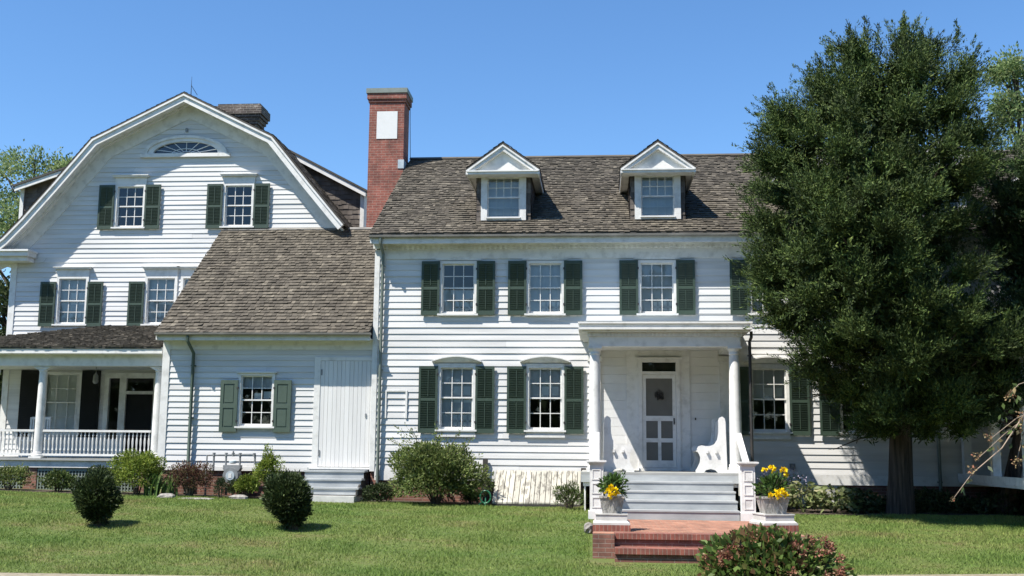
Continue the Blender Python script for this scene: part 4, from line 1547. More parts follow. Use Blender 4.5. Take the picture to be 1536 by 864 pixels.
# railings with turned balusters
prof_b = [(.014, 0), (.014, .06), (.026, .08), (.018, .10), (.015, .16), (.026, .28), (.020, .36), (.013, .40), (.024, .42), (.014, .45), (.014, .50)]
for xa, xb in ((-15.84, -13.24), (-13.02, -10.42)):
    b = MB()
    b.box(xa, xb, LY + .00, LY + .10, 1.545, 1.595)
    b.box(xa, xb, LY + .015, LY + .085, .99, 1.04)
    RL = obj('railing', b, 'trim', GH)
    nb = int((xb - xa) / .096)
    proto = None
    for i in range(nb):
        x = xa + (i + .5) * (xb - xa) / nb
        if proto is None:
            pb = MB().lathe(prof_b, (0, 0, 0), 8)
            proto = obj('baluster', pb, 'trim', RL, loc=Vector((x, LY + .05, 1.042)) - WORLD[RL.name], smooth=True)
        else:
            copy_tree(proto, RL, Vector((x, LY + .05, 1.042)) - WORLD[RL.name])
# hipped porch roof
b = MB()
ex0, ey = LX0 - .30, LY - .33
ztop, zev = 4.38, 3.51
hx = -13.2
b.v = [(ex0, ey, zev), (LX1 - .02, ey, zev), (LX1 - .02, GY - .05, ztop), (hx, GY - .05, ztop), (ex0, GY - .05, zev), (ex0, ey, zev - .04), (LX1 - .02, ey, zev - .04), (ex0, GY - .05, zev - .04), (LX1 - .02, GY - .05, zev - .04)]
b.f = [(0, 1, 2, 3), (0, 3, 4), (5, 6, 1, 0), (5, 0, 4, 7), (5, 7, 8, 6), (1, 6, 8, 2)]
PRF = obj('porch_roof', b, 'roofbase', GH)
b = MB()
sv = Vector((0, GY - .05 - ey, ztop - zev))
def ins(u, v):
    return u / (hx - ex0) > v / sv.length - .01
shingles(b, (ex0, ey - .012, zev + .003), (1, 0, 0), sv, LX1 - .02 - ex0, sv.length, .14, inside=ins)
obj('shingles', b, 'shingle', PRF)

# chair on the left porch
t = thing('porch_chair', 'white slat-back chair standing behind the left porch railing', 'chair', (-13.75, 1.6, .93))
cxx, cyy, cz = -13.75, 1.6, .93
for dx in (-.24, .24):
    b = MB().box(cxx + dx - .02, cxx + dx + .02, cyy - .24, cyy - .20, cz, cz + .60); obj('leg', b, 'trim', t)
    b = MB().box(cxx + dx - .02, cxx + dx + .02, cyy + .20, cyy + .24, cz, cz + .98); obj('leg', b, 'trim', t)
    b = MB().box(cxx + dx - .035, cxx + dx + .035, cyy - .26, cyy + .20, cz + .601, cz + .63); obj('armrest', b, 'trim', t)
b = MB().box(cxx - .26, cxx + .26, cyy - .25, cyy + .199, cz + .40, cz + .43); obj('seat', b, 'trim', t)
b = MB()
for dx in np.linspace(-.18, .18, 6):
    b.box(cxx + dx - .02, cxx + dx + .02, cyy + .21, cyy + .23, cz + .45, cz + .93)
b.box(cxx - .22, cxx + .22, cyy + .205, cyy + .235, cz + .93, cz + .99)
obj('backrest', b, 'trim', t)

# ================================================================== garden things by the walls
# bulkhead cellar hatch
t = thing('cellar_hatch', 'sloping cream plank cellar hatch with peeling paint against the house', 'cellar hatch', (-1.3, -.6, .05))
b = MB()
y0, z0h, y1, z1h = -1.05, .10, -.03, .745
x = -2.27
i = 0
while x < -.44:
    w_ = [.105, .12, .098, .112, .125][i % 5]
    xe = min(x + w_ - .013, -.42)
    e = random.uniform(-.004, .004)
    b.prism_x([(y0, z0h + e), (y1, z1h + e), (y1, z1h + .03 + e), (y0, z0h + .03 + e)][::-1], x, xe)
    x += w_
    i += 1
obj('door_leaf', b, 'cream_peel', t)
b = MB()
for xa in (-2.28, -.44):
    b.prism_x([(y0 + .02, -.05), (y1, -.05), (y1, z1h - .005), (y0 + .02, z0h - .005)][::-1], xa, xa + .03)
b.box(-2.25, -.41, y0 + .0, y0 + .04, -.05, z0h - .005)
obj('hatch_frame', b, 'dark', t)
for x_, h_ in ((-2.52, 1.02), (-.36, .84)):
    b = MB().box(x_ - .055, x_ + .055, -.10, -.05, .0, h_)
    tag(obj('timber_post', b, 'dark', at=(x_, -.075, .0)), 'dark weathered timber post beside the big shrub' if x_ < -1 else 'dark short timber upright at the hatch end beside the portico', 'post')

# green hose coil
b = MB()
pts = []
for k in range(90):
    a = k * .28
    pts.append((-2.40 + .11 * math.cos(a), -1.12 + .015 * k / 90 * 6 - .04, .24 + .13 * math.sin(a)))
b.tube(pts, .016, 6)
b.tube([(-2.40, -1.16, .06), (-2.40, -1.10, .24)], .014, 6)
b.tube([(-2.54, -1.12, .06), (-2.5, -1.1, .12), (-2.40, -1.16, .10)], .014, 6)
tag(obj('garden_hose', b, 'hose', at=(-2.4, -1.1, .06), smooth=True), 'coiled green garden hose on the ground beside the cellar hatch', 'hose')

# gas meter
t = thing('gas_meter', 'grey gas meter with pipes against the wing wall', 'gas meter', (-8.2, -.2, .12))
b = MB()
yp = -.18
def P_(x, z):
    return (x, yp, z)
b.tube([P_(-8.78, .15), P_(-8.78, 1.04), P_(-7.68, 1.07)], .024, 8)
b.tube([P_(-8.62, 1.04), P_(-8.62, .70)], .022, 8)
b.tube([P_(-8.34, 1.05), P_(-8.34, .78)], .022, 8)
b.tube([P_(-8.02, 1.06), P_(-8.02, .78)], .022, 8)
b.tube([P_(-7.68, 1.07), P_(-7.68, .86), (-7.68, .1, .86)], .022, 8)
for x_ in (-8.62, -8.34, -8.18, -8.02, -7.70):
    b.tube([P_(x_, 1.02), P_(x_, 1.10)], .034, 8)
b.tube([P_(-8.18, 1.06), P_(-8.18, 1.14)], .018, 8)
obj('pipe', b, 'greymetal', t, smooth=True)
b = MB()
b.tube([(-8.17, -.35, .60), (-8.17, -.10, .60)], .175, 20)
b.box(-8.36, -7.98, -.30, -.12, .76, .83)
b.prism_y([(-8.33, .70), (-8.01, .70), (-7.97, .76), (-8.37, .76)], -.31, -.11)
obj('meter_body', b, 'greymetal', t, smooth=True)
b = MB()
b.tube([(-8.17, -.372, .60), (-8.17, -.352, .60)], .10, 18)
obj('meter_dial', b, 'lead', t, smooth=True)
b = MB().lathe([(.05, 0), (.09, .02), (.09, .06), (.04, .08)], (-8.17, -.2, .86), 12)
obj('regulator', b, 'lead', t, smooth=True)
b = MB().box(-8.205, -8.135, -.378, -.3725, .55, .65)
obj('meter_plate', b, 'trim', t)

# brick landing and steps
t = thing('brick_landing', 'red brick landing with two brick steps down to the lawn', 'steps', (1.4, -5.2, -.4))
b = MB()
b.box(.22, 2.78, -6.60, -3.36, -.6, -.051)
b.box(-.12, .219, -6.95, -3.36, -.6, -.052)
b.box(2.781, 3.16, -6.95, -3.36, -.6, -.052)
b.box(.22, 2.78, -6.86, -6.601, -.6, -.135)
b.box(.22, 2.78, -7.18, -6.861, -.7, -.335)
obj('brickwork', b, 'brick_found', t)
b = MB()
b.box(.221, 2.779, -6.60, -3.36, -.05, -.046)
b.box(-.11, .218, -6.94, -3.36, -.05, -.047)
b.box(2.782, 3.15, -6.94, -3.36, -.05, -.047)
obj('paving', b, 'brick_pave', t)
b = MB()
b.box(.222, 2.778, -6.90, -6.601, -.132, -.044)
b.box(.222, 2.778, -7.22, -6.862, -.332, -.245)
obj('step_nosing', b, 'brick_soldier', t)

# pedestals and planters
def pedestal(label, x, y, rz):
    t = thing('pedestal', label, 'pedestal', (x, y, -.046), 'pale stone pedestals on the brick landing', rz)
    b = MB().box(-.30, .30, -.30, .30, 0, .10)
    obj('brick_course', b, 'brick_soldier', t, loc=(0, 0, 0))
    b = MB()
    def fr(h0, h1, z0, z1):
        b.solid([(-h0, -h0, z0), (h0, -h0, z0), (h0, h0, z0), (-h0, h0, z0), (-h1, -h1, z1), (h1, -h1, z1), (h1, h1, z1), (-h1, h1, z1)],
                [(0, 3, 2, 1), (4, 5, 6, 7), (0, 1, 5, 4), (1, 2, 6, 5), (2, 3, 7, 6), (3, 0, 4, 7)])
    fr(.295, .295, .101, .135)
    fr(.285, .255, .136, .165)
    fr(.250, .250, .166, .255)
    fr(.262, .262, .256, .275)
    obj('stone_cap', b, 'stone', t, loc=(0, 0, 0))
    return t
pedestal('pale stone pedestal on a brick course left of the brick landing', .18, -6.22, 0.0)
pedestal('pale stone pedestal on a brick course right of the brick landing', 2.84, -5.75, R(16))

def planter(label, x, y, z, rz, s, heads, tall):
    t = thing('planter', label, 'planter', (x, y, z), 'square stone planters of yellow flowers', rz)
    b = MB()
    def fr(h0, h1, z0, z1):
        b.solid([(-h0, -h0, z0), (h0, -h0, z0), (h0, h0, z0), (-h0, h0, z0), (-h1, -h1, z1), (h1, -h1, z1), (h1, h1, z1), (-h1, h1, z1)],
                [(0, 3, 2, 1), (4, 5, 6, 7), (0, 1, 5, 4), (1, 2, 6, 5), (2, 3, 7, 6), (3, 0, 4, 7)])
    fr(.155 * s, .20 * s, 0, .24)
    fr(.21 * s, .21 * s, .2405, .265)
    obj('pot', b, 'potmat', t, loc=(0, 0, 0))
    n = 420
    d, r = lumpy_dirs(n, 9, .35)
    c = np.array([0, 0, .42])
    Pq = c + d * np.array([.26 * s, .22 * s, .24]) * (r * rng.uniform(.3, 1, n))[:, None]
    Pq[:, 2] = np.maximum(Pq[:, 2], .24)
    D = d + rng.normal(size=(n, 3)) * .6 + np.array([0, 0, .3])
    V = leaves(Pq, D, rng.uniform(.07, .13, n), rng.uniform(.025, .045, n))
    o = quads_obj('leaves', V, 4, 'potleaf')
    o.parent = t
    b = MB()
    for k in range(9):
        a = random.uniform(0, 6.28)
        b.tube([(0, 0, .2), (.1 * math.cos(a), .1 * math.sin(a), .4), (.22 * s * math.cos(a), .2 * s * math.sin(a), .55)], [.008, .006, .004], 5)
    obj('stem', b, 'stem', t, loc=(0, 0, 0))
    for sel in ([h_ for h_ in heads if h_[2] <= .5], [h_ for h_ in heads if h_[2] > .5]):
        pet = []
        for (hx_, hy_, hz_, hr) in sel:
            for k in range(26):
                v = np.array([random.gauss(0, 1), random.gauss(0, 1) - .6, random.gauss(0, .8) + .4])
                v /= np.linalg.norm(v)
                pet.append((np.array([hx_, hy_, hz_]) + v * hr * .2, v, hr))
        if pet:
            Pp = np.array([p[0] for p in pet]); Dp = np.array([p[1] for p in pet]); hr = np.array([p[2] for p in pet])
            o = quads_obj('flower_cluster', leaves(Pp, Dp, hr * .7, hr * .55), 4, 'petal')
            o.parent = t
    return t
planter('smaller square planter with green leaves and one low clump of yellow flowers', .19, -6.22, .232, 0, .98,
        [(-.06, -.24, .34, .09), (.04, -.26, .37, .08), (.0, -.27, .28, .09), (.09, -.24, .30, .07), (-.02, -.25, .42, .06)], .3)
planter('larger square planter with tall yellow blooms and a low yellow clump', 2.84, -5.72, .232, R(8), 1.08,
        [(-.02, -.25, .33, .09), (.08, -.26, .36, .08), (.14, -.24, .30, .08), (-.10, -.24, .30, .07), (.02, -.26, .28, .08),
         (.15, -.15, .70, .09), (-.04, -.15, .72, .09), (-.15, -.1, .70, .07), (.20, -.12, .62, .06)], .5)
b = MB()
b.lathe([(.10, 0), (.13, .04), (.15, .12), (.13, .20), (.09, .25), (.03, .28)], (-.22, -5.9, -.27), 10)
for v_i, (vx, vy, vz) in enumerate(b.v):
    k = 1 + .16 * math.sin(vz * 40 + vx * 33) * math.cos(vy * 37)
    k *= random.uniform(.9, 1.1)
    b.v[v_i] = (-.20 + (vx + .22) * k * .62, -5.0 + (vy + 5.9) * k * .62, -.19 + (vz + .27) * .66)
tag(obj('garden_ornament', b, 'rock', at=(-.20, -5.0, -.19)), 'weathered pale stone ornament on the grass beside the smaller planter', 'ornament')

# stones along the beds
for (x, y, sx_, sy, sz, lab) in ((-9.25, -1.2, .20, .14, .10, 'pale flat stone at the bed edge below the strap leaves'), (-8.55, -1.35, .42, .16, .035, 'thin flat slab of stone below the red-brown shrub'),
                                 (-11.05, -.55, .12, .1, .15, 'upright grey stone beside the porch lattice'), (-7.75, -.95, .22, .14, .10, 'broken pale rock below the gas meter')):
    b = MB().lathe([(.6, -.3), (1, .1), (.95, .55), (.6, .92), (.1, 1.0)], (0, 0, 0), 9)
    z = gz(x, y)
    b.v = [(x + vx * sx_ * random.uniform(.85, 1.15), y + vy * sy * random.uniform(.85, 1.15), z + vz * sz) for vx, vy, vz in b.v]
    tag(obj('garden_stone', b, 'rock', at=(x, y, z)), lab, 'stone', 'stones along the planting bed')

# ------------------------------------------------------------------ shrubs
def ball(label, x, y, rad, htot):
    z = gz(x, y)
    t = thing('clipped_shrub', label, 'shrub', (x, y, z), 'round clipped shrubs on the lawn')
    n = 13000
    d, r = lumpy_dirs(n, 40, .20, 22)
    tt = .45 + .55 * np.sqrt(rng.random(n))
    d = unit(rng.normal(size=(n, 3)))
    c = np.array([x, y, z + htot * .53])
    Pq = c + d * np.array([rad, rad, htot * .50]) * (r * tt)[:, None]
    Pq[:, 2] = np.maximum(Pq[:, 2], z + .03 + .05 * rng.random(n))
    low = Pq[:, 2] < c[2]
    k = np.where(low, 1.12 - .62 * np.clip((c[2] - Pq[:, 2]) / (htot * .5), 0, 1), 1)
    k = np.minimum(k, 1.0)
    Pq[:, 0] = x + (Pq[:, 0] - x) * k
    Pq[:, 1] = y + (Pq[:, 1] - y) * k
    lop = rng.normal(size=2) * .10
    Pq[:, 0] += lop[0] * (Pq[:, 2] - z) / htot + .03 * np.sin(Pq[:, 2] * 14 + x)
    Pq[:, 2] += .05 * np.sin((Pq[:, 0] - x) * 9 + y) * np.clip((Pq[:, 2] - z) / htot, 0, 1)
    D = d * 1.0 + np.array([0, 0, .55]) + rng.normal(size=(n, 3)) * .45
    V = leaves(Pq, D, rng.uniform(.045, .085, n), rng.uniform(.016, .026, n))
    quads_obj('foliage', V, 4, 'boxleaf', t, (x, y, z))
    b = MB()
    for i in range(12):
        a = i * .55
        q = random.uniform(.3, .75)
        b.tube([(x + .06 * math.cos(a), y + .06 * math.sin(a), z - .03), (x + rad * q * .5 * math.cos(a), y + rad * q * .5 * math.sin(a), z + htot * .35), (x + rad * q * math.cos(a), y + rad * q * math.sin(a), z + htot * .7)], [.028, .018, .006], 5)
    obj('stem', b, 'stem', t)
ball('round dark clipped shrub on the lawn in front of the yellow-green bush', -8.72, -5.5, .365, .90)
ball('round dark clipped shrub on the lawn in front of the plank door steps', -5.35, -5.25, .40, .95)

bush('flowering_shrub', 'large loose light-green shrub under the ground floor window', 'shrub', -3.48, -.95, (1.05, .66, .66), 14500, .08, .034, 'shrubleaf', zc=.55, inner=.25, up=.5, jit=.7, stems=16, lumps=30, amp=.38)
# long airy shoots of the big shrub
sh = [o for o in COL.objects if o.name.startswith('flowering_shrub')][0]
b = MB(); PP = []; DD = []
for i in range(46):
    a = random.uniform(0, 6.28)
    e = Vector((-3.48 + 1.12 * math.cos(a) * random.uniform(.5, 1), -.95 + .6 * math.sin(a) * random.uniform(.4, 1), random.uniform(.75, 1.72)))
    if e.y > -.15: e.y = -.15
    s0 = Vector((-3.48, -.95, .4))
    mid = s0.lerp(e, .5) + Vector((0, 0, .22))
    b.tube([s0, mid, e], [.008, .005, .002], 4)
    for k in range(34):
        q = random.uniform(.35, 1)
        p = s0.lerp(mid, q * 2) if q < .5 else mid.lerp(e, q * 2 - 1)
        PP.append(p + Vector((random.gauss(0, .03), random.gauss(0, .03), random.gauss(0, .03))))
        DD.append((e - s0).normalized() + Vector((random.gauss(0, .7), random.gauss(0, .7), random.gauss(0, .6))))
obj('shoot', b, 'stem', sh)
PP = np.array([tuple(p) for p in PP]); DD = np.array([tuple(p) for p in DD])
quads_obj('shoot_leaves', leaves(PP, DD, rng.uniform(.05, .10, len(PP)), rng.uniform(.02, .036, len(PP))), 4, 'shrubleaf', sh, (-3.48, -.95, gz(-3.48, -.95)))

bush('low_shrub', 'yellow-green mounded bush at the corner of the left porch', 'shrub', -10.2, -.55, (.62, .5, .46), 7500, .06, .026, 'yellowleaf', zc=.46, inner=.3, up=.7, amp=.36, lumps=26)
bush('low_shrub', 'small olive bush in front of the porch lattice', 'shrub', -12.1, -.35, (.38, .28, .24), 2400, .06, .03, 'ivyleaf', zc=.22, inner=.3)
bush('low_shrub', 'sparse green shrub at the far left of the porch lattice', 'shrub', -13.3, -.3, (.6, .28, .28), 2200, .06, .028, 'shrubleaf', zc=.28, inner=.2, amp=.4)
bush('low_shrub', 'dark low bush between the porch lattice and the round shrub', 'shrub', -11.1, -.35, (.46, .3, .32), 2800, .05, .026, 'darkleaf', zc=.28, inner=.3)
bush('red_shrub', 'red-brown twiggy shrub left of the gas meter', 'shrub', -8.98, -.6, (.58, .36, .38), 3600, .055, .022, 'redleaf', zc=.36, inner=.2, up=.7, stems=26, amp=.35, stem_mat='stem')
bush('dwarf_conifer', 'tiny dark cone-shaped conifer below the gas meter', 'conifer', -8.22, -.85, (.13, .13, .26), 900, .05, .012, 'coniferleaf', zc=.20, inner=.2, up=1.0, jit=.4, stems=3)
bush('low_shrub', 'bright yellow-green low plant right of the gas meter', 'shrub', -7.68, -.7, (.28, .22, .22), 1800, .06, .028, 'yellowleaf', zc=.28, inner=.3, up=.5)
bush('young_tree', 'slim upright yellow-green sapling behind the round shrub', 'sapling', -7.28, -.5, (.32, .24, .52), 3200, .055, .024, 'yellowleaf', zc=.56, inner=.2, up=.6, stems=6, amp=.45)
bush('low_shrub', 'small green weed clump right of the grey wooden steps', 'shrub', -4.75, -.75, (.36, .26, .26), 1800, .06, .026, 'darkleaf', zc=.18, inner=.2)
bush('flowering_plant', 'wispy yellowing plant between the cellar hatch and the portico', 'plant', -.62, -1.75, (.40, .3, .26), 1300, .075, .018, 'ivyleaf', zc=.24, inner=.2, up=.9, stems=14, amp=.4)
# iris clump
def straps(name, label, x, y, n, hgt, spread, mat, wd=.028, group=None):
    z = gz(x, y)
    t = thing(name, label, 'plant', (x, y, z), group)
    V = []
    for i in range(n):
        a = random.uniform(0, 6.28)
        h_ = hgt * random.uniform(.55, 1.05)
        sp = spread * random.uniform(.2, 1)
        bx, by = x + random.gauss(0, spread * .25), y + random.gauss(0, spread * .2)
        pts = [Vector((bx + sp * math.cos(a) * q ** 1.8, by + sp * .7 * math.sin(a) * q ** 1.8, z + h_ * (q - .28 * q ** 3))) for q in (0, .35, .7, 1)]
        s = Vector((-math.sin(a), math.cos(a), 0)) * wd * .5
        ws = [.8, 1, .8, .1]
        for k in range(3):
            V.append([pts[k] - s * ws[k], pts[k] + s * ws[k], pts[k + 1] + s * ws[k + 1], pts[k + 1] - s * ws[k + 1]])
    V = np.array([[tuple(p) for p in q] for q in V])
    quads_obj('foliage', V, 4, mat, t, (x, y, z))
    return t
bush('low_shrub', 'dark weedy plant against the wing foundation under its window', 'shrub', -7.95, -.35, (.30, .2, .2), 1300, .06, .026, 'darkleaf', zc=.2, inner=.2)
bush('low_shrub', 'leafy dark plant against the brick between the sapling and the grey steps', 'shrub', -6.85, -.3, (.26, .2, .24), 1400, .06, .026, 'ivyleaf', zc=.24, inner=.2)
bush('low_shrub', 'low dark weeds on the bare bed right of the large shrub', 'shrub', -2.75, -.75, (.22, .18, .16), 900, .055, .024, 'ivyleaf', zc=.16, inner=.2)
straps('iris_plant', 'clump of upright green strap leaves below the corner of the wing', -9.72, -.75, 90, .75, .42, 'irisleaf', .036, 'strap-leaved plants in the bed')
straps('iris_plant', 'yellowing strap-leaved clump right below the wing corner board', -9.38, -.7, 45, .68, .30, 'irisleaf', .03, 'strap-leaved plants in the bed')
# right bed: hostas, lilac bloom, groundcover
def hosta(label, x, y, r, n, hgt, mat, L):
    z = gz(x, y)
    t = thing('hosta_plant', label, 'plant', (x, y, z), 'leafy plants in the bed right of the portico')
    a = rng.uniform(0, 6.28, n)
    q = np.sqrt(rng.random(n))
    Pq = np.stack([x + r * q * np.cos(a), y + r * .75 * q * np.sin(a), z + hgt * (1 - .55 * q ** 2) * rng.uniform(.35, 1, n)], 1)
    D = np.stack([np.cos(a), np.sin(a), rng.uniform(-.7, .3, n)], 1) + rng.normal(size=(n, 3)) * .3
    V = leaves(Pq, D, rng.uniform(L * .7, L * 1.2, n), rng.uniform(L * .4, L * .6, n), .2)
    quads_obj('foliage', V, 4, mat, t, (x, y, z))
    b = MB()
    for k in range(10):
        aa = random.uniform(0, 6.28)
        b.tube([(x, y, z - .02), (x + .5 * r * math.cos(aa), y + .4 * r * math.sin(aa), z + hgt * .7)], [.01, .005], 4)
    obj('stem', b, 'irisleaf', t)
    return t
hosta('pale wilting broad-leaved plant in the bed beside the larger planter', 4.05, -1.7, .42, 260, .62, 'hostaleaf', .17)
hosta('pale broad-leaved plant in the bed behind the larger planter, half hidden', 3.55, -1.5, .36, 160, .55, 'hostaleaf', .15)
hosta('pale broad-leaved plant in the bed before the foundation brick', 4.65, -1.75, .42, 260, .56, 'hostaleaf', .17)
hosta('dark leafy clump in the bed left of the cedar trunk', 5.25, -1.65, .42, 420, .44, 'darkleaf', .10)
t = bush('flowering_plant', 'airy plant with small pale lilac blooms against the foundation', 'plant', 3.75, -.9, (.55, .3, .30), 500, .06, .02, 'shrubleaf', zc=.45, inner=.2, up=.6, stems=12)
Pq, d = bush_points((3.75, -1.0, .68), (.6, .3, .22), 220, .3)
quads_obj('bloom', leaves(Pq, d + rng.normal(size=(220, 3)), .035, .03), 4, 'lavender', t, (3.75, -.9, gz(3.75, -.9)), 'stuff')
Pq = np.stack([rng.uniform(4.9, 11.5, 16000), rng.uniform(-2.45, -.3, 16000), np.zeros(16000)], 1)
Pq[:, 2] = .06 + rng.random(16000) ** 1.5 * (.34 + .10 * np.sin(Pq[:, 0] * 4))
keep = Pq[:, 1] > -2.1 + .25 * np.sin(Pq[:, 0] * 1.1) + .15
Pq = Pq[keep]
D = rng.normal(size=Pq.shape) + np.array([0, -.4, .5])
tag(quads_obj('groundcover', leaves(Pq, D, rng.uniform(.06, .12, len(Pq)), rng.uniform(.03, .06, len(Pq))), 4, 'darkleaf'), 'dark leafy ground cover in the shade under the cedars', 'ground cover', kind='stuff')

# foreground hydrangea by the walk
t = bush('hydrangea_bush', 'leafy foreground bush with faded reddish flower heads beside the brick steps', 'bush', 2.36, -9.0, (.95, .70, .44), 3400, .12, .078, 'bushleaf', zc=.30, inner=.45, up=.35, jit=.7, stems=14, lumps=30, amp=.3, flat=.3)
hz0 = gz(2.36, -9.0)
for k in range(64):
    d = unit(rng.normal(size=(1, 3)))[0]
    if d[2] < -.15: d[2] = -d[2]
    c = np.array([2.36, -9.0, hz0 + .32]) + d * np.array([.95, .70, .46]) * random.uniform(.90, 1.06)
    v = unit(rng.normal(size=(46, 3)))
    Pq = c + v * .065 * rng.random((46, 1))
    quads_obj('flower_head', leaves(Pq, v + d * .4, rng.uniform(.025, .05, 46), rng.uniform(.02, .036, 46)), 4, 'bushred', t, tuple(c))
# upright sprout on top
Pq = np.array([2.30, -9.0, hz0 + .64]) + rng.normal(size=(40, 3)) * np.array([.06, .05, .08])
quads_obj('sprout', leaves(Pq, rng.normal(size=(40, 3)) * .5 + np.array([0, 0, .6]), .11, .06), 4, 'bushleaf', t, (2.36, -9.0, hz0))

# dry arching branch entering from the right, rooted outside the frame
t = thing('dry_shrub', 'arching dry twigs with withered flower heads at the right edge of the photo', 'shrub', (5.6, -12.0, gz(5.6, -12)))
b = MB()
stems_ = [[(5.6, -12, -.72), (5.45, -12, .6), (5.15, -12, 1.5), (4.75, -12, 1.72), (4.40, -12, 1.45), (4.10, -12, 1.18)],
          [(5.65, -12.05, -.72), (5.4, -12.1, .8), (4.85, -12.1, 1.78), (4.50, -12.1, 1.62), (4.22, -12.1, 1.40)],
          [(4.62, -12, 1.66), (4.36, -12.02, 1.30), (4.02, -12.04, 1.02), (3.80, -12.05, .74)],
          [(4.75, -12, 1.70), (4.60, -12, 1.45), (4.52, -12, 1.18)],
          [(5.7, -11.9, -.72), (5.3, -11.9, 1.4), (4.9, -11.9, 2.1), (4.62, -11.9, 2.0), (4.5, -11.9, 1.88)]]
for s in stems_:
    b.tube(s, [.009 - .006 * i / (len(s) - 1) for i in range(len(s))], 6)
obj('stem', b, 'drystem', t)
for c, r_h, k in (((4.02, -12.04, 1.06), .05, 40), ((4.10, -12, 1.22), .045, 30), ((4.20, -12.1, 1.42), .05, 40), ((4.52, -12, 1.16), .05, 40), ((4.62, -12, 1.50), .08, 70), ((4.75, -12, 1.75), .09, 80),
                  ((4.60, -12, 1.66), .06, 50), ((4.52, -11.9, 1.87), .06, 50), ((3.80, -12.05, .76), .025, 14)):
    v = unit(rng.normal(size=(k, 3)))
    Pq = np.array(c) + v * np.array([1, .8, 1.15]) * r_h * rng.uniform(.3, 1, (k, 1))
    V = leaves(Pq, v + rng.normal(size=(k, 3)) * .9 + np.array([0, 0, -.4]), rng.uniform(.016, .036, k), rng.uniform(.012, .024, k))
    quads_obj('flower_head', V, 4, 'wither', t, c)
Pq = np.array([4.55, -12, 1.62]) + rng.normal(size=(26, 3)) * np.array([.22, .08, .14])
for q in range(26):
    quads_obj('withered_leaf', leaves(Pq[q:q + 1], rng.normal(size=(1, 3)), .075, .042), 4, 'ivyleaf', t, tuple(Pq[q]))
for q in range(48):
    s_ = stems_[q % 5]
    j = random.randint(max(0, len(s_) - 3), len(s_) - 2)
    c = Vector(s_[j]).lerp(Vector(s_[j + 1]), random.random() * .8) + Vector((random.gauss(0, .03), random.gauss(0, .03), random.gauss(-.02, .03)))
    quads_obj('withered_leaf', leaves(np.array([tuple(c)]), rng.normal(size=(1, 3)) + np.array([[0, 0, -.8]]), random.uniform(.06, .10), random.uniform(.035, .055)), 4, random.choice(('ivyleaf', 'wither', 'darkleaf')), t, tuple(c))

# ------------------------------------------------------------------ trees
def spray_cloud(centers, axis, radii, per, L, Wd, up=.35, out=.8, flat=.7):
    """tufted sprays: every clump is a bundle of short sprigs pointing outward"""
    C = np.repeat(centers, per, axis=0)
    rr = np.repeat(radii, per)
    n = len(C)
    off = rng.normal(size=(n, 3)) * .42
    off[:, 2] *= flat
    Pq = C + off * rr[:, None]
    o = C - axis(C)
    o = unit(o)
    D = o * out + unit(off) * .7 + np.array([0, 0, up]) + rng.normal(size=(n, 3)) * .35
    return leaves(Pq, D, rng.uniform(L * .6, L * 1.3, n), rng.uniform(Wd * .7, Wd * 1.3, n))

def trunk_tube(b, x, y, z0, z1, r0, r1, lean=(0, 0), seg=14, flare=1.5):
    pts, rad = [], []
    for i in range(12):
        q = i / 11
        pts.append((x + lean[0] * q + .05 * math.sin(q * 5), y + lean[1] * q + .04 * math.sin(q * 4 + 1), z0 + (z1 - z0) * q))
        rad.append((r0 + (r1 - r0) * q) * (1 + (flare - 1) * max(0, 1 - q * 9) ** 2))
    b.tube(pts, rad, seg)
    return pts

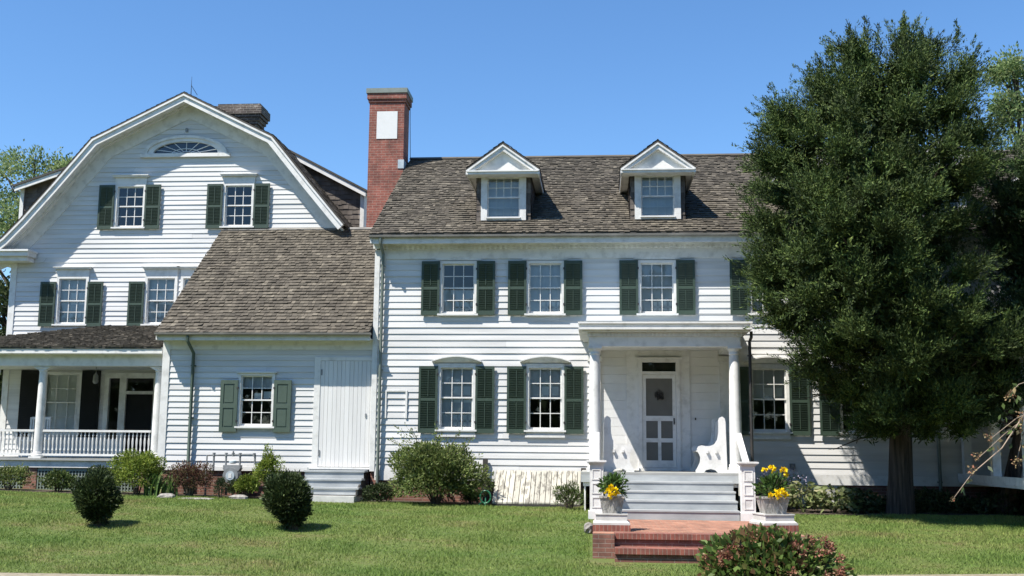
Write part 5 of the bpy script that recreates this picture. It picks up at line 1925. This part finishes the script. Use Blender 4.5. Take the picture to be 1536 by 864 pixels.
def cedar(name, label, x, y, prof, nlobe, per, mat, trunk_r, top, skip=None, L=.11, tops=(), extra=(), lobe_r=(.38, .95), sep=.80):
    """prof: list of (z, xmin, xmax, half depth, y centre); the crown is many feathery boughs"""
    z0 = gz(x, y)
    t = thing(name, label, 'tree', (x, y, z0))
    zs_, a0, a1, dp, yc = [np.array([p[k] for p in prof]) for k in range(5)]
    def env(z):
        return [np.interp(z, zs_, q) for q in (a0, a1, dp, yc)]
    lobes = []
    tries = 0
    while len(lobes) < nlobe and tries < 60000:
        tries += 1
        z = random.uniform(zs_[0], zs_[-1])
        l, r_, d_, yy = env(z)
        if random.random() > ((r_ - l) + 2 * d_) / 9.0 + .1:
            continue
        a = random.uniform(0, 2 * math.pi)
        cx_, hx_ = (l + r_) / 2, (r_ - l) / 2
        rr = random.uniform(*lobe_r) * min(1, .35 + hx_ * .45)
        k_ = random.uniform(.78, 1.12)
        fx_ = max(.05, 1 - rr * .75 / hx_) * k_
        fy_ = max(.05, 1 - rr * .75 / d_) * k_
        p = np.array([cx_ + hx_ * fx_ * math.cos(a), yy + d_ * fy_ * math.sin(a), z])
        if skip and skip(p):
            continue
        if any(np.linalg.norm(p - q[0]) < sep * (rr + q[1]) for q in lobes):
            continue
        lobes.append((p, rr))
    lobes += [(np.array(e[:3]), e[3]) for e in extra]
    P_, D_, L_, F_ = [], [], [], []
    def add(Pq, Dq, l0, face=None):
        F_.append(unit(rng.normal(size=(len(Pq), 3))) if face is None else np.broadcast_to(face, (len(Pq), 3)))
        P_.append(Pq); D_.append(Dq); L_.append(rng.uniform(l0 * .55, l0 * 1.35, len(Pq)))
    for p, rr in lobes:
        l, r_, d_, yy = env(p[2])
        axp = np.array([(l + r_) / 2, yy, p[2] - .8])
        outv = (p - axp) / max(.2, np.linalg.norm(p - axp))
        n = int(per * (rr / .6) ** 2)
        d, q = lumpy_dirs(n, 12, .42, 16)
        d = unit(rng.normal(size=(n, 3)))
        c = unit(rng.normal(size=(15, 3)) + outv * .6 + np.array([0, 0, .35]))
        near = np.max(d @ c.T, axis=1)
        keep_ = rng.random(n) < .25 + .75 * np.exp(14 * (near - 1))
        d, near = d[keep_], near[keep_]
        n = len(d)
        q = .38 + .78 * np.exp(20 * (near - 1))
        tt = .55 + .45 * np.sqrt(rng.random(n))
        Pq = p + d * (q * tt)[:, None] * rr * np.array([1.18, 1.18, .74])
        add(Pq, d * .55 + outv * .35 + np.array([0, 0, .45]) + rng.normal(size=(n, 3)) * .5, L, d + np.array([0, 0, .3]))
        m_ = int(620 * (rr / .6) ** 2)
        add(p - outv * .08 + unit(rng.normal(size=(m_, 3))) * (rng.random((m_, 1)) ** .5) * rr * np.array([.62, .62, .40]), rng.normal(size=(m_, 3)), L * 1.7)
        # feathery shoots that break the outline
        for k in range(13):
            v = unit((rng.normal(size=(1, 3)) * .75 + outv + np.array([0, 0, .55])))[0]
            m_ = 90
            u_ = rng.random(m_)
            ln = rr * random.uniform(.9, 1.2) + random.uniform(.05, .46)
            wob = rng.normal(size=(m_, 3)) * (.075 * (1.1 - u_))[:, None]
            add(p + v * np.array([1, 1, .85]) * (u_ * ln)[:, None] + wob, v * .9 + rng.normal(size=(m_, 3)) * .55 + np.array([0, 0, .25]), L * .95, np.array([[-.3, -.5, .8]]) * .4 + outv)
    for tp in tops:
        for k in range(3):
            m_ = 170
            u_ = rng.random(m_)
            v = np.array([random.gauss(0, .18), random.gauss(0, .18), 1.0])
            b0 = np.array(tp) - v * .66
            add(b0 + v * (u_ * random.uniform(.6, 1.0))[:, None] + rng.normal(size=(m_, 3)) * (.13 * (1.06 - u_))[:, None], v * .9 + rng.normal(size=(m_, 3)) * .55, L)
    # shaded inner sprays
    m_ = int(nlobe * per * .08)
    zz = rng.uniform(zs_[0] + .3, zs_[-1] - .4, m_)
    aa = rng.uniform(0, 2 * math.pi, m_)
    rho = rng.uniform(.15, .72, m_)
    Pq = np.stack([(np.interp(zz, zs_, a0) + np.interp(zz, zs_, a1)) / 2 + (np.interp(zz, zs_, a1) - np.interp(zz, zs_, a0)) / 2 * rho * np.cos(aa), np.interp(zz, zs_, yc) + np.interp(zz, zs_, dp) * rho * np.sin(aa), zz], 1)
    if skip:
        Pq = Pq[[not skip(p) for p in Pq]]
    add(Pq, rng.normal(size=Pq.shape) + np.array([0, 0, .3]), L * 1.8)
    Pq, Dq, Lq = np.concatenate(P_), np.concatenate(D_), np.concatenate(L_)
    quads_obj('crown', leaves(Pq, Dq, Lq, Lq * rng.uniform(.20, .32, len(Lq)), 0, np.concatenate(F_)), 4, mat, t, (x, y, z0))
    b = MB()
    lean = ((a0[-1] + a1[-1]) / 2 - x, yc[-1] - y)
    tp = trunk_tube(b, x, y, z0 - .1, top, trunk_r, .05, lean, 16, 1.18)
    for p, rr in lobes[::2]:
        zb = max(1.9, p[2] - .5 - .25 * math.hypot(p[0] - x, p[1] - y))
        q = min(1, (zb - z0 + .1) / (top - z0 + .1))
        s = Vector(tp[int(q * 11)])
        s.z = zb
        e = Vector(p)
        b.tube([s, s.lerp(e, .5) + Vector((0, 0, -.12)), e], [.06, .035, .010], 6)
    for k in range(26):
        zb = random.uniform(1.5, 3.6)
        a = random.uniform(math.pi * .9, math.pi * 2.2)
        ln = random.uniform(.5, 1.7)
        s = Vector((x, y, zb)) + Vector((math.cos(a), math.sin(a), 0)) * trunk_r * .7
        e = s + Vector((math.cos(a) * ln, math.sin(a) * ln, random.uniform(-.35, .35)))
        b.tube([s, s.lerp(e, .5) + Vector((0, 0, .08)), e], [.030, .018, .005], 5)
        for q in range(3):
            m1 = s.lerp(e, random.uniform(.5, .95))
            b.tube([m1, m1 + Vector((random.gauss(0, .22), random.gauss(0, .2), random.gauss(-.05, .16)))], [.009, .003], 4)
    obj('trunk', b, 'bark', t, smooth=True)
    return t

cprof = [(1.65, 4.9, 7.3, 1.0, -2.6), (2.2, 4.3, 7.8, 1.5, -2.9), (3.0, 3.85, 7.9, 1.8, -3.1), (3.7, 3.2, 7.5, 1.9, -3.3), (4.5, 2.95, 7.0, 2.0, -3.3), (5.2, 3.0, 6.6, 2.1, -3.2), (5.9, 3.1, 7.4, 2.3, -3.0),
         (6.8, 3.2, 7.6, 2.4, -2.7), (7.5, 3.3, 7.6, 2.3, -2.6), (7.9, 3.6, 7.6, 2.1, -2.6), (8.4, 4.0, 7.45, 1.9, -2.6), (8.85, 4.35, 7.3, 1.5, -2.6), (9.1, 4.7, 7.1, 1.1, -2.6), (9.25, 5.0, 6.8, .7, -2.6)]
def skip1(p):
    return (5.5 < p[2] < 6.2 and 5.7 < p[0] < 7.3) or (p[2] < 2.3 and p[0] < 4.9 and random.random() < .7) or (3.9 < p[2] < 5.3 and p[0] > 6.7)
cedar('cedar_tree', 'tall dense dark green cedar standing before the right end of the white house', 5.88, -1.95, cprof, 150, 5400, 'cedar', .25, 8.8, skip1, L=.068,
      tops=((6.05, -3.0, 9.75), (5.35, -3.0, 9.6), (5.6, -2.8, 9.5), (7.12, -2.9, 9.5), (4.55, -3.2, 8.95), (6.45, -2.9, 9.5), (4.95, -3.1, 9.4), (6.8, -2.7, 9.25), (4.15, -3.1, 8.5), (3.45, -3.0, 7.95), (7.4, -2.8, 8.8), (3.2, -3.0, 7.4), (4.3, -3.5, 8.7)),
      extra=((3.6, -3.1, 7.45, .5), (3.4, -3.2, 6.8, .55), (3.25, -3.3, 4.5, .5), (3.5, -3.6, 3.6, .45), (4.0, -3.6, 2.8, .4), (5.3, -3.8, 2.0, .5), (6.3, -3.6, 1.95, .5)))
cprof2 = [(2.0, 6.8, 10.5, 1.6, -2.4), (2.8, 6.4, 10.6, 1.9, -2.5), (3.5, 6.7, 10.6, 1.9, -2.5), (4.0, 7.6, 10.6, 1.9, -2.5), (5.0, 8.0, 10.5, 1.9, -2.3), (6.0, 7.5, 10.4, 1.8, -2.3), (6.7, 8.0, 10.0, 1.4, -2.3), (7.1, 8.8, 9.6, .6, -2.3)]
def skip2(p):
    return (4.0 < p[2] < 5.2 and p[0] < 8.4) or (p[2] > 6.2 and p[0] < 8.2)
cedar('cedar_tree', 'lower grey-green cedar leaning in at the right edge, behind the dry twigs', 8.0, -1.5, cprof2, 70, 4000, 'cedar_two', .17, 6.4, skip2, L=.072,
      extra=((8.0, -4.0, 3.4, .6), (8.8, -4.2, 3.2, .7), (9.4, -3.9, 2.5, .6), (8.4, -3.9, 2.6, .5), (7.5, -3.4, 2.3, .5), (7.4, -3.6, 3.1, .6), (7.9, -3.7, 2.2, .45), (7.2, -3.2, 2.0, .4), (8.9, -4.0, 4.2, .7), (9.2, -3.6, 5.2, .6), (8.6, -3.4, 6.0, .5), (9.3, -3.2, 6.4, .5), (6.9, -3.3, 3.0, .6)))

def broad_tree(label, x, y, crown, ncl, per, mat, L, trunk_r, height, group='trees behind the houses'):
    z0 = gz(x, y)
    t = thing('broadleaf_tree', label, 'tree', (x, y, z0), group)
    cen = []
    for (cx_, cy_, cz_, rx, ry, rz) in crown:
        d = unit(rng.normal(size=(ncl, 3)))
        q = rng.uniform(.35, 1, ncl)
        cen.append(np.array([cx_, cy_, cz_]) + d * np.array([rx, ry, rz]) * q[:, None])
    cen = np.concatenate(cen)
    rad = rng.uniform(.30, .65, len(cen))
    def ax(C):
        return np.stack([np.full(len(C), x), np.full(len(C), y), C[:, 2] - .6], 1)
    V = spray_cloud(cen, ax, rad, per, L, L * .5, up=.1, out=.4, flat=.8)
    quads_obj('crown', V, 4, mat, t, (x, y, z0))
    b = MB()
    tp = trunk_tube(b, x, y, z0 - .1, height, trunk_r, .08)
    for c in cen[::4]:
        zb = max(2.0, min(height - .2, c[2] - 1.2 - .3 * math.hypot(c[0] - x, c[1] - y)))
        q = (zb - z0) / (height - z0)
        s = Vector(tp[min(11, max(0, int(q * 11)))])
        e = Vector(c)
        b.tube([s, s.lerp(e, .55) + Vector((0, 0, .2)), e], [.07, .04, .012], 5)
    obj('trunk', b, 'bark', t, smooth=True)
broad_tree('loose broadleaf tree beyond the left eave of the gambrel house', -21.5, 15, [(-22.3, 15, 11.0, 2.0, 2.0, 1.5), (-20.6, 15, 11.2, 1.1, 1.2, .9), (-20.9, 15, 9.2, 2.1, 2, 1.6), (-23, 15, 8.6, 2.5, 2, 2.5)], 40, 130, 'broadpale', .13, .22, 11)
broad_tree('dense dark tree low behind the left corner of the gambrel house', -18.6, 9, [(-18.8, 9, 5.0, 2.0, 1.8, 2.4), (-19.4, 9, 3.0, 2.0, 1.8, 2.0)], 60, 110, 'darkleaf', .17, .2, 6)
broad_tree('pale airy tree rising above the far right roof', 16.2, 18, [(15.9, 18, 15.9, .75, 1.0, .55), (15.9, 18, 14.4, .75, 1, .7), (15.3, 18, 12.6, 1.7, 2, 1.2), (16.9, 18, 12.0, 1.6, 2, 1.8)], 30, 80, 'broadpale', .15, .16, 15.6)

# unseen trees added across the road so the window glass reflects something dark
n = 42000
Pq = np.stack([rng.uniform(-95, 95, n), -52 + rng.normal(size=n) * 3.0, np.zeros(n)], 1)
topz = 12.5 + 2.2 * np.sin(Pq[:, 0] * .21) + 1.6 * np.sin(Pq[:, 0] * .53 + 1) + .8 * np.sin(Pq[:, 0] * 1.3)
Pq[:, 2] = -.7 + topz * rng.random(n) ** .8
tag(quads_obj('added_treeline', leaves(Pq, rng.normal(size=(n, 3)) + np.array([0, 0, .3]), rng.uniform(.7, 1.3, n), rng.uniform(.4, .8, n)), 4, 'broadleaf'),
    'unseen row of leafy trees added across the road for the windows to reflect', 'trees', kind='stuff')
